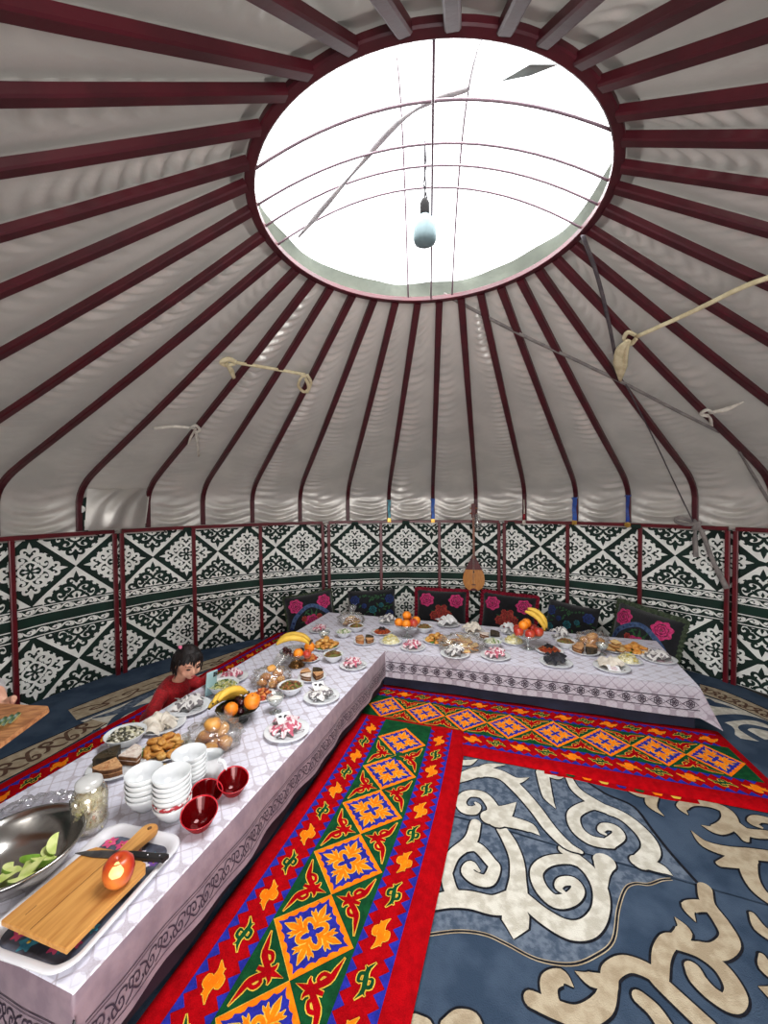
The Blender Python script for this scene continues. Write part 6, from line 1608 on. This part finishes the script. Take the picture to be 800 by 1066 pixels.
# board held by a hand at the left edge
c0, c1, c2 = D(55, 739, 1.30), D(-95, 731, 1.42), D(-14, 790, 1.12)
e1, e2 = (c1-c0), (c2-c0); L1, L2 = e1.length, e2.length; e1.normalize(); e2 = (e2-e1*e2.dot(e1)*.0).normalized(); nn = e2.cross(e1).normalized()
if nn.z < 0: nn = -nn
def bp(a, b, h): return c0+e1*a+e2*b+nn*h
m = M(); r = .02; pts = []
for cx_, cy_, s in ((r, r, 2), (L1-r, r, 3), (L1-r, L2-r, 0), (r, L2-r, 1)):
    for i in range(6): an = PI/2*(s+i/5); pts.append((cx_+r*math.cos(an), cy_+r*math.sin(an)))
k = len(pts); org = c0.copy()
m.add([bp(a, b, 0)-org for a, b in pts]+[bp(a, b, .014)-org for a, b in pts], [tuple(range(k))[::-1], tuple(range(k, 2*k))]+[(i, (i+1) % k, k+(i+1) % k, k+i) for i in range(k)], 0, False)
tag(obj('serving_board', m, mat('board_brown', (170, 118, 76), .5, (132, 84, 52), 8, .08, 30, stretch=(2, 12, 12)), loc=org), 'brown wooden board with cucumber held out at the left edge', 'board')
m_cuc = mat('cucumber_skin', (26, 50, 24), .45, (44, 76, 36), 16, spec=.5); m_cucf = mat('cucumber_flesh', (206, 214, 150), .5, (186, 200, 122), 20, spec=.5)
def cuc_m():
    m = M(); n = 14
    a = [(.025*math.cos(PI*i/n), .025*math.sin(PI*i/n)) for i in range(n+1)]; k = len(a)
    m.add([(x, -.004, z) for x, z in a]+[(x, .004, z) for x, z in a], [(i, i+1, k+i+1, k+i) for i in range(n)], 0)
    m.add([(x, -.004, z) for x, z in a]+[(x, .004, z) for x, z in a], [tuple(range(k))[::-1], tuple(range(k, 2*k)), (0, k, 2*k-1, k-1)], 1, False); return m
for q in range(11):
    a = .060+.012*q; b = .070+.010*q
    R_ = Matrix((e2*.8+e1*.1, e1, nn)).transposed(); R_ = Matrix((( e2-e1*e2.dot(e1)).normalized(), e1, nn)).transposed() @ Matrix.Rotation(-.55, 3, 'X') @ Matrix.Rotation(-.7, 3, 'Z')
    o = obj('cucumber_slice', cached('cucumber_slice', cuc_m, [m_cuc, m_cucf]), None, loc=bp(a, b, .017), rot=R_.to_euler())
    tag(o, 'dark green cucumber slice on the held wooden board', 'cucumber slice', 'cucumber slices on the held board')
helper = thing('person', 'hand of a person outside the picture holding the brown board', 'person', bp(.27, -.03, -.02))
ho = Vector(helper.location); m = M()
W = bp(.300, -.050, -.034)-ho
m.tube(cr_spline([W, W+e1*.10-e2*.05+nn*.01, W+e1*.28-e2*.10+nn*.03], 4), lambda f: .026+.016*f, 14)
pdir = (-e1*.75+e2*.62).normalized(); pside = (-e1*.62-e2*.75).normalized()
m.tube([W, W+pdir*.03, W+pdir*.065, W+pdir*.085], [.026, .034, .038, .032], 12, flat=.5, up=nn)
for q, L in enumerate((.068, .078, .072, .056)):
    p = W+pdir*.072+(-pside)*(-.028+.019*q)-nn*.002; d2 = (pdir-nn*.25).normalized()
    pts = [p, p+d2*L*.42, p+d2*L*.72-nn*.003, p+d2*L-nn*.004]; m.tube(pts, [.0095, .009, .0085, .007], 8); m.ell(pts[-1], (.0072,)*3, 0, 8, 6)
p = W+pdir*.02+pside*.028+nn*.008; q1 = p+pdir*.035+pside*.02+nn*.018; q2 = q1+pdir*.034+nn*.004
m.tube([p, q1, q2], [.013, .0115, .009], 10); m.ell(q2, (.0093,)*3, 0, 8, 6)
smooth_union('hand', m, mat('adult_skin', (214, 164, 138), .55, (196, 140, 116), 12, spec=.35), helper, .0045, 4)
m = M(); m.tube(cr_spline([W+e1*.07-e2*.035+nn*.008, W+e1*.17-e2*.07+nn*.02, W+e1*.42-e2*.14+nn*.05], 4), lambda f: .040+.022*f+.003*math.sin(f*30), 16); obj('sleeve', m, mat('sleeve_grey', (176, 172, 170), .8, (150, 146, 146), 14, .3, 40), helper)

# ------------------------------------------------------------------ light and camera
w = bpy.data.worlds.new('overcast_sky'); bpy.context.scene.world = w; w.use_nodes = True
bg = w.node_tree.nodes['Background']; bg.inputs[0].default_value = (.97, .985, 1, 1); bg.inputs[1].default_value = 3.8
def area(name, loc, rot, sx, sy, e, col=(1, 1, 1)):
    l = bpy.data.lights.new(name, 'AREA'); l.shape = 'RECTANGLE'; l.size = sx; l.size_y = sy; l.energy = e; l.color = col
    o = bpy.data.objects.new(name, l); link(o, None, loc); o.rotation_euler = rot; return o
area('skylight', (RCX, CY, 3.6), (0, 0, 0), 1.9, 1.9, 170, (.98, .99, 1))
area('doorway_light', (.35, -1.25, 1.25), (PI/2+.12, 0, PI), 1.3, 1.9, 115, (1, .98, .96)).rotation_euler = (PI/2-.05, 0, 0)
cam = bpy.data.cameras.new('camera'); co_ = bpy.data.objects.new('camera', cam); C.objects.link(co_)
cam.sensor_fit = 'VERTICAL'; cam.sensor_height = 36; cam.lens = F*36/1066; cam.clip_start = .02; cam.clip_end = 60
mt = Matrix.Rotation(PIT, 4, 'X') @ Matrix.Rotation(PI/2, 4, 'X') @ Matrix.Rotation(ROL, 4, 'Z'); mt.translation = (0, 0, H)
co_.matrix_world = mt
sc = bpy.context.scene; sc.camera = co_
sc.view_settings.view_transform = 'Standard'; sc.view_settings.look = 'None'; sc.view_settings.exposure = 0
